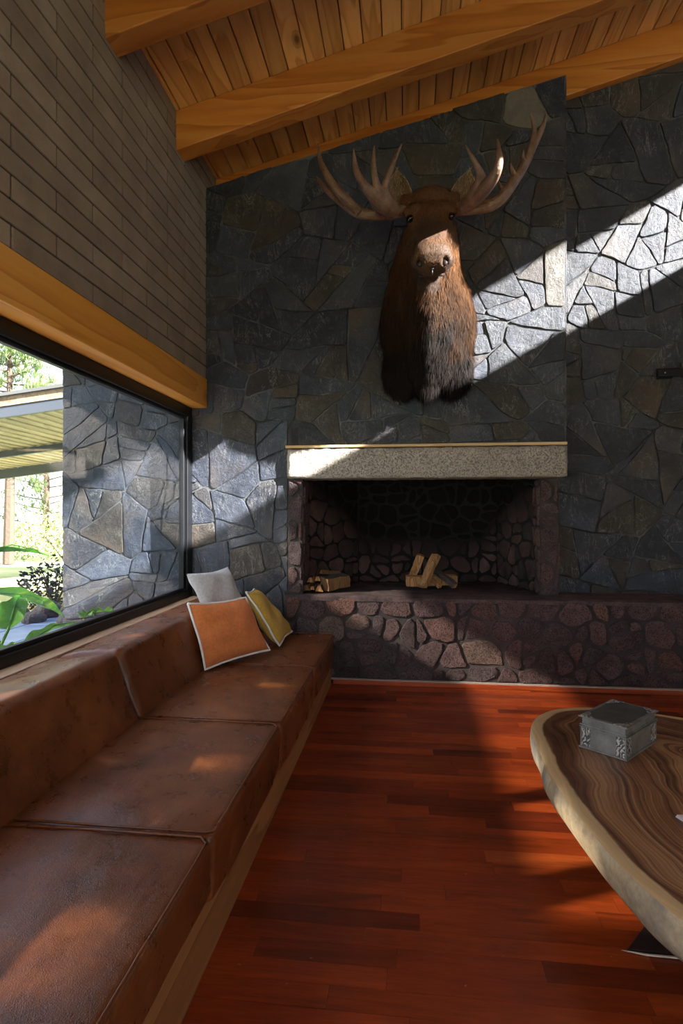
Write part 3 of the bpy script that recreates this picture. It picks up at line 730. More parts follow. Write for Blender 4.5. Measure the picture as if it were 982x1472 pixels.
for s in (-1, 1):
    ball(mb, hpt(.105, .065)+Vector((s*.135, 0, 0)), (.05, .045, .045))
    ball(mb, hpt(.59, .01)+Vector((s*.09, -.005, 0)), (.052, .055, .058))
    ball(mb, (MX+s*.19, 4.64, 2.56), (.17, .13, .22)); 
    mb.tube([hpt(.0, .05)+Vector((s*.08, 0, 0)), hpt(-.01, .06)+Vector((s*.2, 0, .01))], [.07, .05], 12)
ball(mb, (MX-.02, 4.52, 2.46), (.10, .12, .16)); ball(mb, hpt(-.03, .07), (.15, .085, .085))
for s in (-1, 1): ball(mb, hpt(.1, .075)+Vector((s*.105, 0, 0)), (.05, .05, .035))
ball(mb, hpt(.36, -.26)+Vector((0, .05, 0)), (.1, .1, .14))
body = finish_remesh(mb, 'body', M['hide'], .012, mz, sm=3)
# trim whatever would sit inside the wall, roughen, carve nostrils
NL = [hpt(.625, .0)+Vector((s*.082, -.045, .005)) for s in (-1, 1)]
for v in body.data.vertices:
    if v.co.y > YB-.002: v.co.y = YB-.002
    nn = noise.noise(v.co*14)*.008+noise.noise(Vector((v.co.x*40, v.co.y*40, v.co.z*12)))*.005
    fur_w = min(1, max(0, (4.02-v.co.y)/.15)); v.co += v.normal*nn*(1-.7*fur_w)
    for q in NL:
        d = (v.co-q); d = Vector((d.x*1.4, d.y, d.z)).length
        if d < .034: v.co += Vector((0, .028, .006))*(1-(d/.034)**2)
# fur: short strands lying down the coat
def fur_mesh():
    rr = random.Random(21); mb = MB(); P = body.data.polygons; Vt = body.data.vertices
    for p in P:
        c = p.center; N = p.normal
        if c.y > YB-.02: continue
        face = max(0, min(1, (4.1-c.y)/.1)) if c.z > 2.95 else 0
        ln = .05 if c.z < 3.25 and c.y > 4.0 else .03
        if c.z < 2.75: ln = .07
        cnt = 2
        if face > .5: ln = .014; cnt = 2
        if face > .5 and c.z < 3.15: ln = .006
        for _ in range(cnt):
            q = c+Vector([rr.uniform(-.006, .006) for _ in range(3)])
            g = Vector((0, .15, -1)) if c.z < 3.45 else Vector(((c.x-MX)*1.5, .2, -.5))
            d = (g-N*g.dot(N)*.95); 
            if d.length < .05: d = Vector((rr.uniform(-1, 1), 0, -1))
            cl = noise.noise(c*9); d = (d.normalized()+N*rr.uniform(.12, .38)+Vector((cl*.5, 0, 0))+Vector([rr.uniform(-.22, .22) for _ in range(3)])).normalized()
            L = ln*rr.uniform(.6, 1.3); sd = d.cross(N); 
            if sd.length < .01: continue
            sd = sd.normalized()*rr.uniform(.0011, .0022); dn = Vector((0, 0, -1))*L*.25
            mb.add([q-sd, q+sd, q+d*L*.55+sd*.7, q+d*L*.55-sd*.7, q+d*L+dn], [(0, 1, 2, 3), (3, 2, 4)], 0, rr.random())
    # shaggy crest between the antlers and beard under the throat
    for k in range(2600):
        a = rr.uniform(-1, 1); q = hpt(rr.uniform(-.1, .08), .085)+Vector((a*.15, 0, rr.uniform(-.01, .03)-a*a*.03)); d = Vector((a*.5+rr.uniform(-.5, .5), -.8+rr.uniform(-.4, .4), rr.uniform(-.4, .6))).normalized()
        sd = Vector((rr.uniform(-1, 1), rr.uniform(-.3, .3), 0)).normalized()*.0018; L = rr.uniform(.02, .05)
        mb.add([q-sd, q+sd, q+d*L+Vector((0, 0, -.01))], [(0, 1, 2)], 0, rr.random())
    return mb
fm = Mat('moose_fur'); r_ = fm.attr(); spx = fm.n('SeparateXYZ'); fm.l(fm.coord(), spx.inputs[0])
g_ = fm.math('ADD', fm.math('MULTIPLY', fm.math('SUBTRACT', spx.outputs['Z'], 2.4), .85), fm.math('MULTIPLY', fm.math('SUBTRACT', fm.noise(fm.coord(), 3.5, 4, .6), .5), .9))
c_ = fm.ramp(g_, [(.12, (.012, .009, .008)), (.42, (.05, .023, .01)), (.8, (.14, .062, .024))])
fm.color(fm.mix(1, c_, fm.ramp(r_, [(0, .5), (1, 1.5)]), 'MULTIPLY')); fm.set(rough=.75, spec=.08)
fo = fur_mesh().build('fur', fm.m, mz, smooth=False); fo['kind'] = 'stuff'
# eyes, nostrils, mouth
eyem = m_plain('glass_eye', (.006, .004, .003), .06); dk = m_plain('nostril_dark', (.012, .007, .005), .5); lipm = m_plain('dark_lip', (.035, .02, .018), .4, bumpn=(60, .004))
for s in (-1, 1):
    e = MB(); ball(e, hpt(.15, .035)+Vector((s*.142, -.012, 0)), .026, 10); e.build('eye', eyem, mz, smooth=True)
    e = MB(); c = NL[0 if s < 0 else 1]; ball(e, c+Vector((0, .022, .0)), (.02, .014, .026), 8); e.build('nostril', dk, mz, smooth=True)
e = MB(); pts = []
for k in range(13):
    a = -1+2*k/12; pts.append(hpt(.6, -.085)+Vector((a*.085, -.02+abs(a)**2*.05, -.012+.02*abs(a)**2)))
e.tube(pts, [.006]+[.014]*11+[.006], 8); e.build('lower_lip', lipm, mz, smooth=True)
e = MB(); q = hpt(.645, -.02)+Vector((0, -.03, -.012)); e.tube([q+Vector((-.018, .004, .016)), q, q+Vector((.018, .004, .016))], [.004, .007, .004], 6); e.tube([q, q+Vector((0, .012, -.035))], .004, 6); e.build('nose_cleft', dk, mz, smooth=True)
# ears
earm = Mat('ear_hide'); n_ = earm.noise(earm.coord((1, 1, .3)), 40, 5, .7); earm.color(earm.ramp(n_, [(.3, (.05, .03, .016)), (.7, (.22, .14, .075))])); earm.set(rough=.8); earm.bump(n_, .004)
def ear(tip, base, wdt, s):
    mb = MB(); n, m = 14, 10; tip, base = Vector(tip), Vector(base); ax = tip-base; L = ax.length; a = ax.normalized(); sd = Vector((1, 0, 0)); sd = (sd-a*sd.dot(a)).normalized(); fw = sd.cross(a)
    if fw.y > 0: fw = -fw
    for off in (0, .006):
        V = []
        for i in range(n+1):
            u = i/n; w_ = wdt*(math.sin(math.pi*min(1, u**.75*.93+.10)))**.8+.002
            for j in range(m+1):
                v = -1+2*j/m; V.append(base+a*L*u+sd*w_*v+fw*(-off+(v*v-.6)*w_*.75*(1-.3*u)))
        F = [(i*(m+1)+j, i*(m+1)+j+1, (i+1)*(m+1)+j+1, (i+1)*(m+1)+j) for i in range(n) for j in range(m)]
        mb.add(V, F if off == 0 else [f[::-1] for f in F])
    o = mb.build('ear', earm.m, mz, smooth=True)
    rr = random.Random(3); f = MB()
    for k in range(420):
        u = rr.random(); v = rr.choice([-1, 1])*(1 if rr.random() < .6 else rr.random()); w_ = wdt*(math.sin(math.pi*min(1, u**.75*.93+.10)))**.8
        q = base+a*L*u+sd*w_*v+fw*((v*v-.6)*w_*.75*(1-.3*u)); d = (a*.8-sd*v*.5+fw*.3+Vector([rr.uniform(-.3, .3) for _ in range(3)])).normalized(); e_ = sd.cross(d).normalized()*.0013+sd*.001
        f.add([q-e_, q+e_, q+d*rr.uniform(.012, .035)], [(0, 1, 2)], 0, rr.random())
    h = f.build('ear_hair', m_plain('ear_hair', (.6, .46, .28), .7), o); h['kind'] = 'stuff'
ear(aty(571, 243, 4.12), aty(574, 306, 4.13), .098, -1); ear(aty(676, 243, 4.12), aty(660, 304, 4.13), .092, 1)
# antlers
am = Mat('antler'); a1 = am.noise(am.coord(), 8, 6, .7); a2 = am.noise(am.coord((1, 1, .3)), 60, 5, .7)
am.color(am.mix(am.ramp(a1, [(.4, 0), (.7, .8)]), am.ramp(a2, [(.3, (.07, .032, .018)), (.7, (.17, .09, .055))]), (.3, .2, .14))); am.set(rough=.36, spec=.5); am.bump(am.math('ADD', a1, a2), .006)
def tine(mb, P, r, n=10):
    """P: (px, py, depth) samples, smoothed; r: radii"""
    pts = [aty(*p) for p in P]; out = []; rs = []
    for i in range(len(pts)-1):
        p0, p1, p2, p3 = pts[max(i-1, 0)], pts[i], pts[i+1], pts[min(i+2, len(pts)-1)]
        for k in range(5):
            u = k/5; out.append(.5*((2*p1)+(p2-p0)*u+(2*p0-5*p1+4*p2-p3)*u*u+(3*p1-p0-3*p2+p3)*u**3)); rs.append((r[i]*(1-u)+r[i+1]*u)*1.1)
    out.append(pts[-1]); rs.append(r[-1]); mb.tube(out, rs, n)
def plate(mb, P, th=.02):     # palm: polygon with thickness
    pts = [aty(*p) for p in P]; n = len(pts); V = [p+Vector((0, -th/2, 0)) for p in pts]+[p+Vector((0, th/2, 0)) for p in pts]
    mb.add(V, [tuple(range(n)), tuple(range(n, 2*n))[::-1]]+[(i, i+n, (i+1) % n+n, (i+1) % n) for i in range(n)])
A = MB()
tine(A, [(640, 301, 4.120), (665, 300, 4.074), (689, 298, 4.028), (708, 294, 3.982), (724, 281, 3.982), (740, 259, 4.028), (753, 238, 4.120), (765, 214, 4.180), (777, 190, 4.220), (783, 174, 4.220), (785, 161, 4.200)],
     [.045, .042, .04, .038, .036, .034, .032, .026, .02, .013, .004])
tine(A, [(749, 244, 4.074), (760, 226, 4.074), (765, 207, 4.028), (768, 187, 3.959), (763, 161, 3.890)], [.03, .028, .021, .015, .004])
tine(A, [(668, 296, 4.020), (684, 283, 3.887), (700, 267, 3.720), (712, 251, 3.586), (718, 230, 3.553), (715, 199, 3.586)], [.045, .05, .04, .03, .022, .004])
tine(A, [(672, 292, 3.987), (686, 272, 3.820), (692, 256, 3.720), (684, 236, 3.653), (669, 208, 3.620)], [.035, .042, .028, .018, .004])
tine(A, [(721, 272, 4.005), (718, 265, 3.936), (716, 259, 3.890)], [.014, .01, .003]); tine(A, [(740, 254, 4.028), (736, 244, 3.982), (734, 234, 3.959)], [.018, .014, .003]); tine(A, [(755, 236, 4.074), (752, 226, 4.028), (753, 214, 4.005)], [.015, .012, .003])
plate(A, [(668, 300, 3.987), (680, 300, 3.953), (693, 284, 3.853), (706, 266, 3.720), (694, 258, 3.720), (683, 274, 3.820), (672, 288, 3.920)], .03)
finish_remesh(A, 'antler', am.m, .0055, mz, sm=2)
A = MB()
tine(A, [(598, 299, 4.120), (585, 301, 4.097), (568, 306, 4.051), (540, 309, 3.982), (515, 306, 3.936), (494, 293, 3.913), (474, 277, 3.936), (463, 265, 3.959), (455, 253, 3.959)], [.04, .04, .036, .036, .034, .026, .021, .015, .004])
tine(A, [(516, 304, 3.913), (497, 286, 3.844), (480, 267, 3.821), (465, 243, 3.844), (459, 225, 3.890), (457, 206, 3.936)], [.03, .03, .027, .021, .014, .004])
plate(A, [(512, 303, 3.890), (506, 296, 3.867), (501, 288, 3.844), (502, 276, 3.844), (498, 277, 3.844), (497, 284, 3.844), (490, 277, 3.844), (487, 263, 3.821), (483, 272, 3.821), (478, 268, 3.821), (473, 254, 3.798), (474, 268, 3.821), (490, 292, 3.844)], .018)
tine(A, [(566, 306, 3.982), (548, 292, 3.844), (533, 278, 3.752), (521, 262, 3.706), (512, 244, 3.706), (508, 213, 3.729)], [.05, .05, .036, .026, .02, .004])
tine(A, [(560, 302, 3.959), (548, 284, 3.821), (541, 266, 3.752), (537, 240, 3.729), (538, 209, 3.729)], [.045, .045, .026, .018, .004])
tine(A, [(564, 300, 3.959), (553, 284, 3.844), (553, 268, 3.798), (563, 241, 3.775), (578, 206, 3.798)], [.045, .045, .026, .018, .004])
plate(A, [(578, 306, 4.028), (540, 310, 3.959), (531, 290, 3.844), (524, 268, 3.752), (532, 277, 3.752), (541, 272, 3.752), (547, 271, 3.752), (556, 270, 3.775), (556, 290, 3.890), (566, 298, 3.982)], .03)
finish_remesh(A, 'antler', am.m, .0055, mz, sm=2)

# ------------------------------------------------------------------ firewood
logend = m_wood('split_wood', ((.16, .07, .025), (.36, .19, .075), (.52, .32, .15)), 2, 3.0, .8, False, 9, rndk=.55)
bark = m_plain('bark', (.05, .04, .035), .95, bumpn=(40, .02))
def firewood(p0, p1, sec, label, seed, group=None, barkside=()):
    """sec: polygon cross section in metres, swept with small wander from p0 to p1"""
    rr = random.Random(seed); p0, p1 = Vector(p0), Vector(p1); a = (p1-p0).normalized(); up = Vector((0, 0, 1)) if abs(a.z) < .9 else Vector((0, 1, 0)); sd = a.cross(up).normalized(); up = sd.cross(a)
    t = thing('firewood_log', (p0+p1)/2, label, 'firewood', group); mb = MB(); n = 9; S2 = []
    for i in range(len(sec)):
        A_, B_ = sec[i], sec[(i+1) % len(sec)]
        for k in range(3): S2.append((A_[0]+(B_[0]-A_[0])*k/3, A_[1]+(B_[1]-A_[1])*k/3))
    m = len(S2); V = []
    for i in range(n+1):
        u = i/n; c = p0.lerp(p1, u)+sd*noise.noise(Vector((u*2, seed, 0)))*.012+up*noise.noise(Vector((u*2, seed, 4)))*.012
        for j, (x, y) in enumerate(S2):
            k = 1+noise.noise(Vector((u*3, j*.8, seed)))*.14; e = (noise.noise(Vector((j*.9, seed, u)))*.012 if i in (0, n) else 0)
            V.append(c+sd*x*k+up*y*k+a*e)
    for i in range(n):
        for j in range(m): mb.add([], [], 0)
    F = []; Mi = []
    for i in range(n):
        for j in range(m): F.append((i*m+j, i*m+(j+1) % m, (i+1)*m+(j+1) % m, (i+1)*m+j)); Mi.append(1 if (j//3) in barkside else 0)
    F.append(tuple(range(m))[::-1]); F.append(tuple(range(n*m, (n+1)*m))); Mi += [0, 0]
    a_ = rr.random(); 
    wood = MB(); bk = MB()
    wood.v = [tuple(v) for v in V]; wood.f = F; wood.m = Mi; wood.a = [min(1, max(0, a_+rr.uniform(-.25, .25))) for _ in F] if False else [a_]*len(F)
    o = wood.build('split_wood', [logend, bark], t, smooth=False); fixnormals(o); 
    return t
tri = lambda s: [(-s, -s*.6), (s, -s*.7), (s*.35, s*.75), (-s*.4, s*.65)]
zt = HT+.004
def pz(px, py, y): return aty(px, py, y)
firewood(pz(584, 841, 5.1)+Vector((0, 0, .04)), pz(656, 841, 5.14)+Vector((0, 0, .045)), [(-.045, -.045), (.05, -.045), (.05, .04), (-.04, .045)], 'pale split log lying level across the back of the centre stack', 61)
firewood(pz(606, 847, 4.84)+Vector((0, 0, .022)), pz(627, 798, 4.98), [(-.035, -.02), (.04, -.02), (.04, .02), (-.035, .018)], 'pale flat split log leaning upright at the front of the centre stack', 62)
firewood(pz(592, 836, 5.26)+Vector((0, 0, .03)), pz(605, 798, 5.2), [(-.035, -.025), (.035, -.03), (.03, .025), (-.03, .03)], 'shorter split log leaning behind the upright one in the centre stack', 63, barkside=(1,))
firewood(pz(624, 818, 5.02), pz(654, 846, 4.86)+Vector((0, 0, .02)), [(-.024, -.02), (.024, -.022), (.024, .02), (-.02, .024)], 'dark barked stick leaning down the right side of the centre stack', 64, barkside=(0, 1, 2, 3))
firewood(pz(612, 822, 5.0), pz(633, 846, 4.88)+Vector((0, 0, .015)), [(-.016, -.014), (.016, -.016), (.016, .014), (-.014, .016)], 'thin split stick in the middle of the centre stack', 65, barkside=(0,))
firewood(pz(466, 848, 4.84)+Vector((0, 0, .045)), pz(497, 836, 5.02)+Vector((0, 0, .01)), [(-.05, -.06), (.06, -.05), (.055, .05), (-.045, .065)], 'thick orange split log at the right of the left pile', 66, barkside=(2,))
firewood(pz(440, 850, 4.80)+Vector((0, 0, .03)), pz(452, 843, 5.12)+Vector((0, 0, .03)), tri(.034), 'small orange-faced log at the left end of the left pile', 67, barkside=(2, 3))
firewood(pz(459, 851, 4.79)+Vector((0, 0, .026)), pz(466, 843, 5.1)+Vector((0, 0, .03)), tri(.034), 'short triangular log at the bottom middle of the left pile', 68, barkside=(1,))
firewood(pz(449, 849, 4.83)+Vector((0, 0, .02)), pz(457, 843, 5.1)+Vector((0, 0, .025)), tri(.022), 'thin dark-ended log low in the left pile', 69, barkside=(0, 2, 3))
firewood(pz(446, 834, 4.83), pz(459, 830, 5.14), tri(.03), 'pale log resting on top left of the left pile', 70, barkside=(2,))
firewood(pz(457, 832, 4.85), pz(468, 829, 5.12), tri(.028), 'dark-ended log on top in the middle of the left pile', 71, barkside=(1, 2))
firewood(pz(462, 822, 4.9), pz(488, 824, 5.12), tri(.024), 'pale splinter log lying across the top of the left pile', 72)

# ------------------------------------------------------------------ coffee table
TZ = .43; TT = .125
ctrl = [(.535, 2.36), (.545, 2.56), (.575, 2.72), (.645, 2.85), (.76, 2.945), (.93, 2.975), (1.15, 2.93), (1.34, 2.86), (1.6, 2.80), (1.9, 2.83), (2.2, 2.72), (2.42, 2.42), (2.45, 2.0), (2.3, 1.55), (1.95, 1.22), (1.5, 1.05), (1.1, 1.08), (.82, 1.22), (.665, 1.43), (.59, 1.64), (.555, 1.86), (.535, 2.08), (.525, 2.22)]
def crom(P, k=8):
    n = len(P); out = []
    for i in range(n):
        p0, p1, p2, p3 = [Vector(P[(i+d) % n]) for d in (-1, 0, 1, 2)]
        for j in range(k):
            u = j/k; out.append(.5*((2*p1)+(p2-p0)*u+(2*p0-5*p1+4*p2-p3)*u*u+(3*p1-p0-3*p2+p3)*u**3))
    return out
ol = crom(ctrl, 10); n = len(ol); pith = Vector((1.28, 2.35))
def m_tabletop():
    m = Mat('live_edge_top'); c = m.n('TexCoord').outputs['Object']; e = m.attr('inset')
    sp = m.n('SeparateXYZ'); m.l(c, sp.inputs[0])
    n1 = m.noise(c, 2.2, 2, .45, .3); n2 = m.noise(c, 18, 4, .6)
    # growth rings parallel to the outline
    t = m.math('ADD', m.math('MULTIPLY', e, 1.0), m.math('ADD', m.math('MULTIPLY', m.math('SUBTRACT', n1, .5), .22), m.math('MULTIPLY', m.math('SUBTRACT', n2, .5), .006)))
    rg = m.n('TexNoise', noise_dimensions='1D'); m.l(m.math('MULTIPLY', t, 12), rg.inputs['W']); rg.inputs['Detail'].default_value = 6; rg.inputs['Roughness'].default_value = .65
    rb = m.n('TexNoise', noise_dimensions='2D'); cv_ = m.n('CombineXYZ'); m.l(m.math('MULTIPLY', t, 1.0), cv_.inputs[0]); ang_ = m.n('VectorMath', operation='LENGTH'); m.l(c, ang_.inputs[0]); m.l(m.math('MULTIPLY', ang_.outputs['Value'], .1), cv_.inputs[1]); m.l(cv_.outputs[0], rb.inputs['Vector']); rb.inputs['Scale'].default_value = 9; rb.inputs['Detail'].default_value = 3
    hf = m.math('ADD', m.math('MULTIPLY', rg.outputs['Fac'], .55), m.math('MULTIPLY', rb.outputs['Fac'], .5))
    heart = m.ramp(hf, [(.36, (.055, .02, .01)), (.46, (.15, .062, .026)), (.56, (.27, .13, .055)), (.66, (.42, .25, .12))])
    sap = m.mix(1, (.62, .45, .24), m.ramp(rg.outputs['Fac'], [(.3, .75), (.7, 1.15)]), 'MULTIPLY')
    ed = m.math('ADD', e, m.math('MULTIPLY', m.math('SUBTRACT', m.noise(c, 4, 4, .55), .5), .05))
    col = m.mix(m.ramp(ed, [(.045, 0), (.052, 1)]), sap, heart)
    m.color(col); m.roughness(m.ramp(n2, [(.3, .3), (.7, .45)])); m.set(spec=.5); m.bump(rg.outputs['Fac'], .0015); return m.m
def m_tableedge():
    m = Mat('live_edge_side'); c = m.coord(); n1 = m.noise(m.coord((1, 1, .5)), 7, 7, .68); n2 = m.noise(c, 45, 6, .7)
    col = m.ramp(n1, [(.3, (.3, .22, .14)), (.5, (.5, .39, .24)), (.7, (.66, .54, .36))])
    gr = m.ramp(m.noise(c, 3.1, 5, .6), [(.45, 0), (.6, .7)]); col = m.mix(gr, col, (.2, .19, .19))
    m.color(m.mix(1, col, m.ramp(n2, [(.3, .75), (.7, 1.15)]), 'MULTIPLY')); m.set(rough=.6); m.bump(m.math('ADD', n1, m.math('MULTIPLY', n2, .3)), .012); return m.m
t = thing('coffee_table', (1.45, 2.0, 0), 'low live-edge wood slab coffee table with pale sapwood rim on the red floor', 'table')
V = []; F = []; ins = [0, .02, .05, .09, .14, .2, .28, .38, .5, .65, .82, .97]
for s_ in ins:
    for p in ol:
        q = p.lerp(pith, s_); V.append((q.x, q.y, TZ-(.006 if s_ == 0 else 0)))
V.append((pith.x, pith.y, TZ))
for i in range(len(ins)-1):
    for k in range(n): F.append((i*n+k, (i+1)*n+k, (i+1)*n+(k+1) % n, i*n+(k+1) % n))
for k in range(n): F.append(((len(ins)-1)*n+k, len(V)-1, (len(ins)-1)*n+(k+1) % n))
mb = MB(); mb.add(V, F); o = mb.build('tabletop', m_tabletop(), t, smooth=True); fixnormals(o)
at = o.data.attributes.new('inset', 'FLOAT', 'POINT')
vals = []
for i, s_ in enumerate(ins):
    for p in ol: vals.append((p-pith).length*s_)
vals.append((pith-ol[0]).length); at.data.foreach_set('value', vals)
V = []; F = []; H = 9
for j in range(H+1):
    u = j/H
    for k, p in enumerate(ol):
        d = (p-pith).normalized(); b = math.sin(u*math.pi)*.012 - u*u*.03 + noise.noise(Vector((p.x*5, p.y*5, u*1.5)))*.012*min(1, u*4)
        V.append((p.x+d.x*b, p.y+d.y*b, TZ-.006-(TT-.006)*u+noise.noise(Vector((p.x*3, p.y*3, 5)))*.008*u))
for j in range(H):
    for k in range(n): F.append((j*n+k, j*n+(k+1) % n, (j+1)*n+(k+1) % n, (j+1)*n+k))
F.append(tuple(range(H*n, (H+1)*n)))
mb = MB(); mb.add(V, F); o = mb.build('live_edge', m_tableedge(), t, smooth=True); fixnormals(o); o['label'] = 'pale rough live edge'
mb = MB(); 
def disc(mb, c, r, z0, z1, n=40):
    V = [(c[0]+r*math.cos(2*math.pi*k/n), c[1]+r*math.sin(2*math.pi*k/n), z) for z in (z0, z1) for k in range(n)]
    mb.add(V, [tuple(range(n))[::-1], tuple(range(n, 2*n))]+[(k, (k+1) % n, (k+1) % n+n, k+n) for k in range(n)])
disc(mb, (1.25, 2.1), .2, .012, TZ-TT+.015); mb.build('pedestal', m_plain('dark_pedestal', (.02, .014, .01), .6), t)
P = [(.7, 1.912), (1.9, 1.88), (1.9, 2.5), (1.2, 2.5)]
mb = MB(); mb.add([(x, y, z) for z in (0, .008) for x, y in P], [(3, 2, 1, 0), (4, 5, 6, 7), (0, 1, 5, 4), (1, 2, 6, 5), (2, 3, 7, 6), (3, 0, 4, 7)]); mb.build('base_plate', m_plain('steel_plate', (.02, .015, .012), .5), t)
mb = MB(); mb.tube([(.68, 1.91, .004), (.75, 1.898, .005), (1.0, 1.893, .005), (1.9, 1.872, .005)], [.001, .004, .004, .004], 6); mb.build('pale_front_line', m_plain('pale_front_line', (.5, .4, .32), .4, .3), t, smooth=True)  # thin pale line along the front of the plate
# loose sheet of paper / folded leaflet
t = thing('leaflet', (1.15, 1.95, TZ), 'folded white paper leaflet on the coffee table', 'paper')
a = atz(971, 1173, TZ+.004); b = a+Vector((.06, -.17, 0)); e1 = Vector((.2, .03, 0))
mb = MB()
for k in range(4):
    z = .0012+k*.0016
    q = Vector((.002*k, .001*k, 0)); P = [a+q, a+q+e1, b+q+e1, b+q]
    mb.add([(p.x, p.y, TZ+z) for p in P]+[(p.x, p.y, TZ+z+.0012) for p in P], [(3, 2, 1, 0), (4, 5, 6, 7), (0, 1, 5, 4), (1, 2, 6, 5), (2, 3, 7, 6), (3, 0, 4, 7)])
fixnormals(mb.build('sheets', m_plain('white_paper', (.72, .7, .76), .6), t))
# engraved metal box
def m_pewter(name, k=1.0, orn=False):
    m = Mat(name); c = m.coord(); n1 = m.noise(c, 14, 6, .65)
    col = m.ramp(n1, [(.3, (.15*k, .15*k, .145*k)), (.7, (.32*k, .32*k, .305*k))]); 
    if orn:
        vo = m.n('TexVoronoi', feature='SMOOTH_F1'); m.l(c, vo.inputs['Vector']); vo.inputs['Scale'].default_value = 75
        q = m.ramp(vo.outputs['Distance'], [(.2, 0), (.4, 1)]); w_ = m.n('TexWave', wave_type='RINGS'); m.l(c, w_.inputs['Vector']); w_.inputs['Scale'].default_value = 30; w_.inputs['Distortion'].default_value = 12
        h = m.math('MULTIPLY', q, w_.outputs['Fac']); col = m.mix(m.ramp(h, [(.1, 0), (.6, 1)]), (.09*k, .09*k, .09*k), (.42*k, .42*k, .4*k)); m.bump(h, .004)
    else: m.bump(n1, .002)
    m.color(col); m.set(metal=.45, rough=.42); return m.m
pw, po, pd = m_pewter('pewter', 1.0), m_pewter('pewter_ornament', 1.25, True), m_pewter('pewter_dark', .42)
bu = Vector((.134, -.123, 0)).normalized(); bv = Vector((-bu.y, bu.x, 0)); BC = Vector((.714, 2.462, 0)); BU, BV, BH = .185, .3, .135
t = thing('metal_box', (BC.x+bu.x*.09+bv.x*.15, BC.y+bu.y*.09+bv.y*.15, TZ), 'engraved pewter box with hinged lid near the left end of the coffee table', 'box')
def bp3(u, v, z): return BC+bu*u+bv*v+Vector((0, 0, TZ+z))
def bbox(mb, u0, u1, v0, v1, z0, z1): 
    c = bp3((u0+u1)/2, (v0+v1)/2, (z0+z1)/2); mb.obox(c, bu*(u1-u0)/2, bv*(v1-v0)/2, Vector((0, 0, (z1-z0)/2)))
mb = MB(); bbox(mb, .004, BU-.004, .004, BV-.004, .0005, .0925); bbox(mb, -.005, BU+.005, -.005, BV+.005, .0005, .006); bbox(mb, -.004, BU+.004, -.004, BV+.004, .087, .0905)
for u in (.0, BU-.006):
    for v in (0, BV-.006): bbox(mb, u, u+.006, v, v+.006, .004, .09)
b_ = mb.build('body', pw, t, bevel=.0015)
mb = MB(); bbox(mb, .005, BU-.005, .005, BV-.005, .0935, .126); bbox(mb, -.006, BU+.006, -.006, BV+.006, .126, .131); bbox(mb, -.003, BU+.003, -.003, BV+.003, .0945, .0985)
l_ = mb.build('lid', pw, t, bevel=.0015)
# inlaid dark panel and corner ornaments on the lid, ornaments on the sides
cu, cv = BU/2, BV/2
mb = MB(); pts = []
for k in range(48):
    a = 2*math.pi*k/48; x = math.copysign(abs(math.cos(a))**.62, math.cos(a)); y = math.copysign(abs(math.sin(a))**.62, math.sin(a))
    w_ = 1-.05*math.cos(4*a)**2; pts.append((cu+x*(BU/2-.006)*w_, cv+y*(BV/2-.006)*w_))
V = [bp3(p[0], p[1], .1312) for p in pts]+[bp3(p[0], p[1], .1320) for p in pts]
mb.add(V, [tuple(range(48))[::-1], tuple(range(48, 96))]+[(k, (k+1) % 48, (k+1) % 48+48, k+48) for k in range(48)]); mb.build('panel', pd, l_)
for su in (0, 1):
    for sv in (0, 1):
        mb = MB(); r_ = .052; P = [(0, 0), (r_, 0), (r_*.8, r_*.35), (r_*.45, r_*.5), (r_*.4, r_*1.0), (0, r_*1.3)]
        P = [((BU-p[0]) if su else p[0], (BV-p[1]) if sv else p[1]) for p in P]; 
        V = [bp3(p[0], p[1], .1305) for p in P]+[bp3(p[0], p[1], .1328) for p in P]; m_ = len(P)
        mb.add(V, [tuple(range(m_))[::-1], tuple(range(m_, 2*m_))]+[(k, (k+1) % m_, (k+1) % m_+m_, k+m_) for k in range(m_)]); fixnormals(mb.build('corner_ornament', po, l_))
for (u0, u1, v0, v1) in [(.006, .04, .0015, .004), (BU-.04, BU-.006, .0015, .004)]:
    mb = MB(); bbox(mb, u0, u1, v0, v1, .008, .086); mb.build('corner_ornament', po, b_)
for (v0, v1) in [(.006, .05), (BV-.05, BV-.006)]:
    mb = MB(); bbox(mb, BU-.004, BU-.0015, v0, v1, .008, .086); mb.build('corner_ornament', po, b_)

# ------------------------------------------------------------------ iron bracket on the right wall
t = thing('iron_rail', (2.08, YR, 2.58), 'black iron wall rail on the stone wall right of the chimney', 'rail')
p = aty(942, 531, YR-.03); q = aty(942, 545, YR-.03)
mb = MB(); mb.box(p.x+.02, p.x+.13, YR-.06, YR+.0, q.z, p.z); mb.build('bracket', M['iron'], t, bevel=.004)
mb = MB(); mb.box(p.x, p.x+.9, YR-.085, YR-.06, q.z+.01, p.z-.012); mb.box(p.x, p.x+.9, YR-.085, YR-.03, p.z-.011, p.z-.004); mb.build('bar', M['iron'], t, bevel=.002)
mb = MB(); ball(mb, (p.x+.055, YR-.088, (p.z+q.z)/2-.002), (.007, .004, .007), 6); mb.build('screw', m_plain('screw', (.5, .5, .5), .3, .9), t, smooth=True)

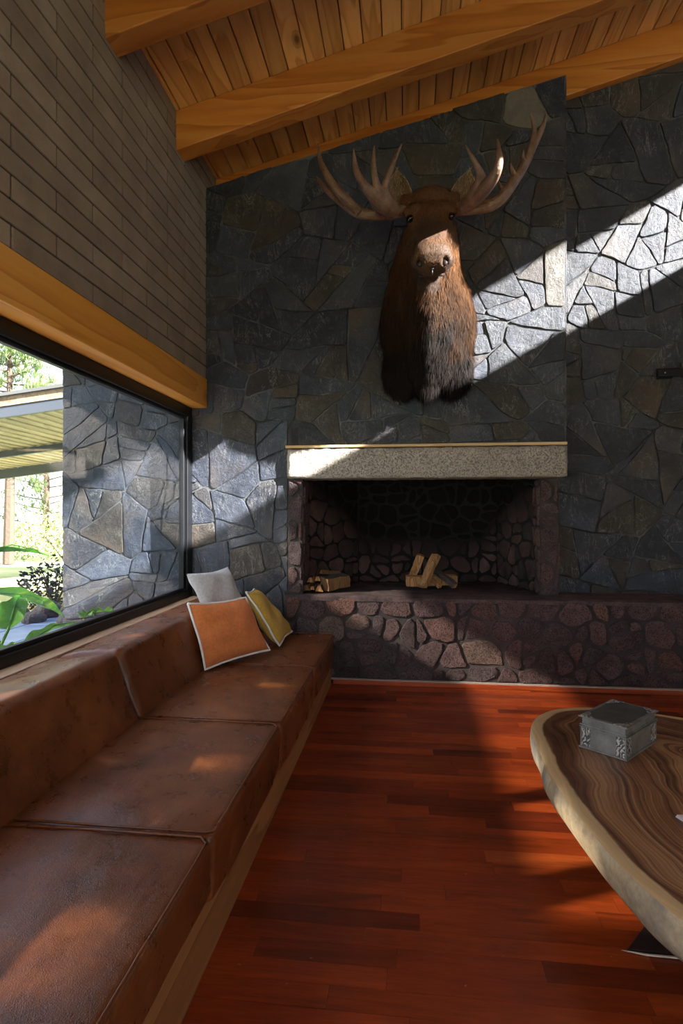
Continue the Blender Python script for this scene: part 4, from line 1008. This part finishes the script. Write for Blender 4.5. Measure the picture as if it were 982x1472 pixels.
# ------------------------------------------------------------------ outdoors
def m_grass():
    m = Mat('lawn'); c = m.coord(); n = m.noise(c, .6, 6, .65); m.color(m.ramp(n, [(.3, (.3, .36, .14)), (.6, (.5, .5, .26)), (.75, (.6, .58, .36))])); m.set(rough=.95); m.bump(m.noise(c, 40), .03); return m.m
mb = MB(); mb.add([(-60, -20, -.12), (30, -20, -.12), (30, 80, -.12), (-60, 80, -.12)], [(0, 1, 2, 3)]); struct(mb.build('ground', m_grass()))
def m_pave():
    m = Mat('slate_paving'); c = m.coord(); n = m.noise(c, 3, 6, .6); m.color(m.ramp(n, [(.3, (.1, .15, .24)), (.7, (.2, .27, .4))])); m.set(rough=.35); m.bump(n, .01); return m.m
mb = MB(); rr = random.Random(2)
for i in range(10):
    for j in range(18):
        x = -7.6+i*.55; y = -2.5+j*.55; mb.box(x, x+.54, y, y+.54, -.1, -.035+rr.uniform(-.003, .003))
struct(mb.build('floor_terrace', m_pave(), bevel=.006, seg=1))
# far canopy
t = thing('garden_canopy', (-6.5, 9.5, 0), 'flat garden canopy with pale timber soffit and dark steel beams', 'canopy')
cw_ = m_wood('soffit_wood', ((.26, .2, .13), (.38, .31, .22), (.46, .38, .28)), 1, 1, .6, False, 8, rndk=.15)
y0, y1 = 8.0, 12.2; xe = -3.6; cz = lambda x: 2.93+.115*(x+5.5)
mb = MB(); k = 0
x = -10.5
while x < xe-.01:
    mb.add([(x, y0, cz(x)), (x+.19, y0, cz(x)), (x+.19, y1, cz(x)-.1), (x, y1, cz(x)-.1), (x, y0, cz(x)+.03), (x+.19, y0, cz(x)+.03), (x+.19, y1, cz(x)-.07), (x, y1, cz(x)-.07)],
       [(0, 3, 2, 1), (4, 5, 6, 7), (0, 1, 5, 4), (1, 2, 6, 5), (2, 3, 7, 6), (3, 0, 4, 7)], 0, rr.random()); x += .2
mb.build('soffit', cw_, t)
mb = MB(); prism(mb, [(-10.5, cz(-10.5)-.04), (xe, cz(xe)-.04), (xe, cz(xe)+.12), (-10.5, cz(-10.5)+.12)], y0-.08, y0-.0); mb.build('steel_beam', M['steel'], t)
mb = MB(); prism(mb, [(-10.5, cz(-10.5)+.121), (xe, cz(xe)+.121), (xe, cz(xe)+.26), (-10.5, cz(-10.5)+.26)], y0-.1, y0-.02, 0, .3); mb.build('fascia', M['sill'], t)
mb = MB(); prism(mb, [(-10.6, cz(-10.6)+.261), (xe+.1, cz(xe+.1)+.261), (xe+.1, cz(xe)+.32), (-10.6, cz(-10.6)+.31)], y0-.16, y1+.1); mb.build('roof_sheet', M['roof'], t)
mb = MB(); prism(mb, [(-10.5, cz(-10.5)-.2), (xe, cz(xe)-.2), (xe, cz(xe)-.08), (-10.5, cz(-10.5)-.08)], 10.2, 10.28); mb.build('steel_beam', M['steel'], t)
mb = MB(); prism(mb, [(-10.5, cz(-10.5)-.32), (xe, cz(xe)-.32), (xe, cz(xe)-.12), (-10.5, cz(-10.5)-.12)], y1-.1, y1); mb.build('steel_beam', M['steel'], t)
for x in (-10.3,): mb = MB(); mb.box(x-.06, x+.06, y1-.12, y1, -.1, cz(x)-.2); mb.build('post', M['steel'], t)
t = thing('unseen_light_blocker', (-4.6, 1.0, -.1), 'unseen, added two-level slatted pergola roof over the terrace beside the window', 'blocker')  # added out of view to block and shape the second sun
mb = MB(); xs_ = [-5.2, -4.86, -4.5, -4.13]; ys_ = [(-.62, -.32), (-.04, .08), (.42, .58), (1.45, 1.56)]  # slots shaped to let patches of light onto the seats
mb.box(xs_[0], xs_[1], -3.5, 4.9, 2.58, 2.62); mb.box(xs_[2], xs_[3], -3.5, 4.9, 2.58, 2.62); prev = -3.5
for ya, yb in ys_+[(4.9, 4.9)]: mb.box(xs_[1], xs_[2], prev, ya, 2.58, 2.62); prev = yb
mb.build('lower_blocker', M['sill'], t)
mb = MB(); mb.box(-4.75, -3.7, -3.5, 4.6, 3.38, 3.42); mb.build('upper_blocker', M['sill'], t)  # unseen board added to cap the light band from above
mb = MB(); mb.box(-5.3, -3.6, -3.5, -.27, 3.0, 3.04); mb.build('end_blocker', M['sill'], t)  # unseen board added to keep the near floor dark
for y in (-3.4, 3.2): mb = MB(); mb.box(-4.75, -4.65, y, y+.1, -.1, 3.38); mb.build('post', M['steel'], t)  # added posts under the unseen boards
# pines
def m_needle(name, a, b):
    m = Mat(name); r = m.attr(); m.color(m.ramp(r, [(0, a), (1, b)])); m.set(rough=.6, spec=.3); return m.m
ndl = m_needle('pine_needles', (.12, .2, .07), (.4, .48, .24)); trunkm = m_plain('pine_bark', (.1, .07, .05), .9, bumpn=(12, .03))
def pine(seed, H, rad, z0=.2, tufts=520, nd=13, nl=.22):
    rr = random.Random(seed); f = MB(); tk = MB()
    tk.tube([(0, 0, 0), (.05, 0, H*.4), (.0, .05, H*.75), (0, 0, H*.98)], [.16, .12, .07, .02], 8)
    bs = []
    for k in range(46):
        u = z0+(1-z0)*(k+rr.random())/46; a = k*2.4+rr.uniform(-.4, .4); L = rad*(1-((u-z0)/(1-z0))**1.5)*rr.uniform(.6, 1.1)+.25
        p0 = Vector((0, 0, H*u)); p1 = p0+Vector((math.cos(a)*L, math.sin(a)*L, L*.28)); tk.tube([p0, p0.lerp(p1, .5)+Vector((0, 0, -L*.05)), p1], [.035, .02, .008], 5); bs.append((p0, p1, L))
    for k in range(tufts):
        p0, p1, L = rr.choice(bs); c = p0.lerp(p1, rr.uniform(.3, 1.03))+Vector([rr.gauss(0, .16) for _ in range(3)]); ax = ((p1-p0).normalized()*.5+Vector((0, 0, .8))+Vector([rr.uniform(-.4, .4) for _ in range(3)])).normalized(); sh = rr.random()
        for q in range(nd):
            d = (ax+Vector([rr.uniform(-.9, .9) for _ in range(3)])).normalized(); sd = d.cross(Vector((0, 0, 1))).normalized()*.012; e = c+d*nl*rr.uniform(.7, 1.2)
            f.add([c-sd, c+sd, e+sd*.4, e-sd*.4], [(0, 1, 2, 3)], 0, min(1, max(0, sh+rr.uniform(-.2, .2))))
    return f, tk
pines = []
specs = [(101, 7.5, 2.0, -11.6, 15.5, 'tall bright pine tree rising above the garden canopy', 0), (102, 7.0, 2.6, -10.2, 22, 'bushy pine tree beyond the lawn next to the stone pier', 1)]
protos = []
for i, (sd_, H_, ra, x, y, lb, g) in enumerate(specs):
    f, tk = pine(sd_, H_, ra, .08 if i else .35, 1250 if i else 1500); t = thing('pine_tree', (0, 0, -.1), lb, 'tree', 'pine trees behind the lawn')
    a_ = f.build('foliage', ndl, t); b_ = tk.build('trunk', trunkm, t); t.location = (x, y, -.1); a_.matrix_parent_inverse = b_.matrix_parent_inverse = Matrix(); protos.append((t, a_, b_))
def copytree(pr, x, y, s, rz, lb):
    t, a_, b_ = pr; r = t.copy(); COL.objects.link(r); r.location = (x, y, -.1); r.scale = (s, s, s); r.rotation_euler = (0, 0, rz); r['label'] = lb
    for c in (a_, b_): q = c.copy(); COL.objects.link(q); q.parent = r
copytree(protos[1], -17.5, 26, 1.1, 1.2, 'bushy pine tree at the left edge of the window view')
copytree(protos[1], -12.8, 31, 1.2, 2.6, 'distant pine tree between the two bushy ones')
copytree(protos[1], -19.5, 20.5, .8, 4.0, 'low pine tree under the canopy at the left edge')
copytree(protos[1], -8.6, 37, 1.0, 5.0, 'distant pine tree beside the stone pier')
# bright hedge bushes
def bush(seed, r, n, ls, cols, name, x, y, lb, cat='shrub', stems=True, zs=.8, group=None):
    rr = random.Random(seed); t = thing(name, (x, y, -.1), lb, cat, group); f = MB(); tk = MB()
    for k in range(9):
        a = rr.random()*6.28; tk.tube([(x, y, -.1), (x+math.cos(a)*r*.35, y+math.sin(a)*r*.35, r*zs*.7), (x+math.cos(a)*r*.7, y+math.sin(a)*r*.7, r*zs*1.4)], [.015, .01, .003], 5)
    for k in range(n):
        a = rr.random()*6.28; b = rr.random(); q = rr.random()**.4; c = Vector((x+math.cos(a)*r*q, y+math.sin(a)*r*q*.8, -.1+b*r*2*zs*(1-.4*q*q)))
        d = Vector((rr.uniform(-1, 1), rr.uniform(-1, 1), rr.uniform(-.2, 1))).normalized(); sd = d.cross(Vector((rr.uniform(-1, 1), rr.uniform(-1, 1), .5))).normalized(); L = ls*rr.uniform(.6, 1.3)
        f.add([c, c+d*L*.5+sd*L*.28, c+d*L, c+d*L*.5-sd*L*.28], [(0, 1, 2, 3)], 0, rr.random())
    f.build('leaves', m_needle(name+'_leaf', *cols), t); tk.build('stems', trunkm, t)
bush(201, .55, 900, .085, ((.012, .014, .02), (.04, .045, .06)), 'dark_shrub', -5.6, 8.55, 'dark purple-leaved shrub against the bright lawn outside', zs=.75)
bush(202, 1.5, 2600, .13, ((.2, .26, .08), (.45, .5, .25)), 'hedge_bush', -11.2, 17.5, 'pale green hedge bush behind the lawn near the pier', group='hedge bushes', zs=.6)
bush(203, 1.5, 2600, .13, ((.2, .26, .08), (.45, .5, .25)), 'hedge_bush', -15.0, 15.8, 'pale green hedge bush behind the lawn at left', group='hedge bushes', zs=.6)
bush(204, 1.2, 1800, .13, ((.26, .28, .1), (.5, .5, .25)), 'hedge_bush', -8.4, 18.0, 'yellowish hedge bush right beside the stone pier', group='hedge bushes', zs=.55)
# dark rocks
rockm = m_plain('dark_rock', (.03, .032, .036), .8, bumpn=(9, .05)); rr = random.Random(77)
for k in range(16):
    x = -4.0-(k//2)*.41+rr.uniform(-.03, .03)-(k % 2)*.15; y = 6.95+(k % 2)*.42+rr.uniform(-.04, .04); r = rr.uniform(.13, .19); mb = MB(); ball(mb, (0, 0, 0), (r, r*.9, r*.75), 8)
    mb.v = [tuple(Vector(v)*(1+noise.noise(Vector(v)*6+Vector((k, 0, 0)))*.45)) for v in mb.v]
    o = mb.build('garden_rock', rockm, smooth=False); o.location = (x, y, r*.45-.05); tag(o, 'dark garden rock in the border beyond the paving', 'rock', 'dark rocks bordering the terrace')
# big arum leaves close to the glass
def m_leaf():
    m = Mat('arum_leaf'); c = m.coord(); n = m.noise(c, 6, 5, .6); m.color(m.ramp(n, [(.35, (.02, .08, .012)), (.58, (.07, .2, .025)), (.72, (.3, .32, .05))])); m.set(rough=.4, sub=.0)
    tr = m.n('BsdfTranslucent'); tr.inputs[0].default_value = (.12, .35, .03, 1); mx = m.n('MixShader'); mx.inputs[0].default_value = .3; m.l(m.b.outputs[0], mx.inputs[1]); m.l(tr.outputs[0], mx.inputs[2]); m.l(mx.outputs[0], m.t.nodes['Material Output'].inputs[0])
    m.bump(m.noise(m.coord((1, 1, 1)), 25, 3), .01); return m.m
leafm = m_leaf()
def leaf_plant(base, leaves, label):
    t = thing('arum_plant', base, label, 'plant', None); rr = random.Random(int(base[1]*100))
    for (p0, p1, wd, curl) in leaves:
        p0, p1 = Vector(p0), Vector(p1); ax = p1-p0; L = ax.length; a = ax.normalized(); sd = a.cross(Vector((0, 0, 1))); sd = sd.normalized() if sd.length > .1 else Vector((0, 1, 0)); up = sd.cross(a); n, m = 18, 10; V = []
        for i in range(n+1):
            u = i/n; w_ = wd*(math.sin(math.pi*min(1, .12+u*.88)))**.75*(1-.25*u)
            for j in range(m+1):
                v = -1+2*j/m; V.append(p0+a*L*u+sd*w_*v+up*(abs(v)**1.3*w_*curl - .12*L*u*u+math.sin(u*17+v*2)*.01*abs(v)))
        F = [(i*(m+1)+j, i*(m+1)+j+1, (i+1)*(m+1)+j+1, (i+1)*(m+1)+j) for i in range(n) for j in range(m)]
        mb = MB(); mb.add(V, F); lf = mb.build('leaf', leafm, t, smooth=True)
        mb = MB(); b = Vector(base); mb.tube([b, b.lerp(p0, .5)+Vector((0, 0, .05)), p0, p0.lerp(p1, .5)+up*.002, p0.lerp(p1, .9)-up*.08*L], [.012, .01, .008, .005, .002], 6); mb.build('stalk', leafm, lf, smooth=True)
X = lambda px, py, x: tuple(atx(px, py, x))
leaf_plant((-2.55, 2.9, -.1), [(X(-60, 850, -2.5), X(95, 852, -2.9), .10, .5), (X(12, 905, -2.3), X(28, 848, -2.45), .09, .5)], 'broad green arum plant outside the left end of the window')
leaf_plant((-2.3, 3.4, -.1), [(X(38, 925, -2.2), X(112, 878, -2.35), .055, .5), (X(-60, 806, -2.4), X(70, 768, -2.8), .035, .9), (X(-8, 945, -2.1), X(22, 918, -2.15), .05, .4)], 'arum plant with a long thin leaf rising outside the window')
leaf_plant((-2.2, 4.1, -.1), [(X(120, 888, -2.15), X(133, 874, -2.2), .05, .4), (X(136, 882, -2.12), X(162, 874, -2.15), .055, .6)], 'small arum plant at the foot of the stone pier')
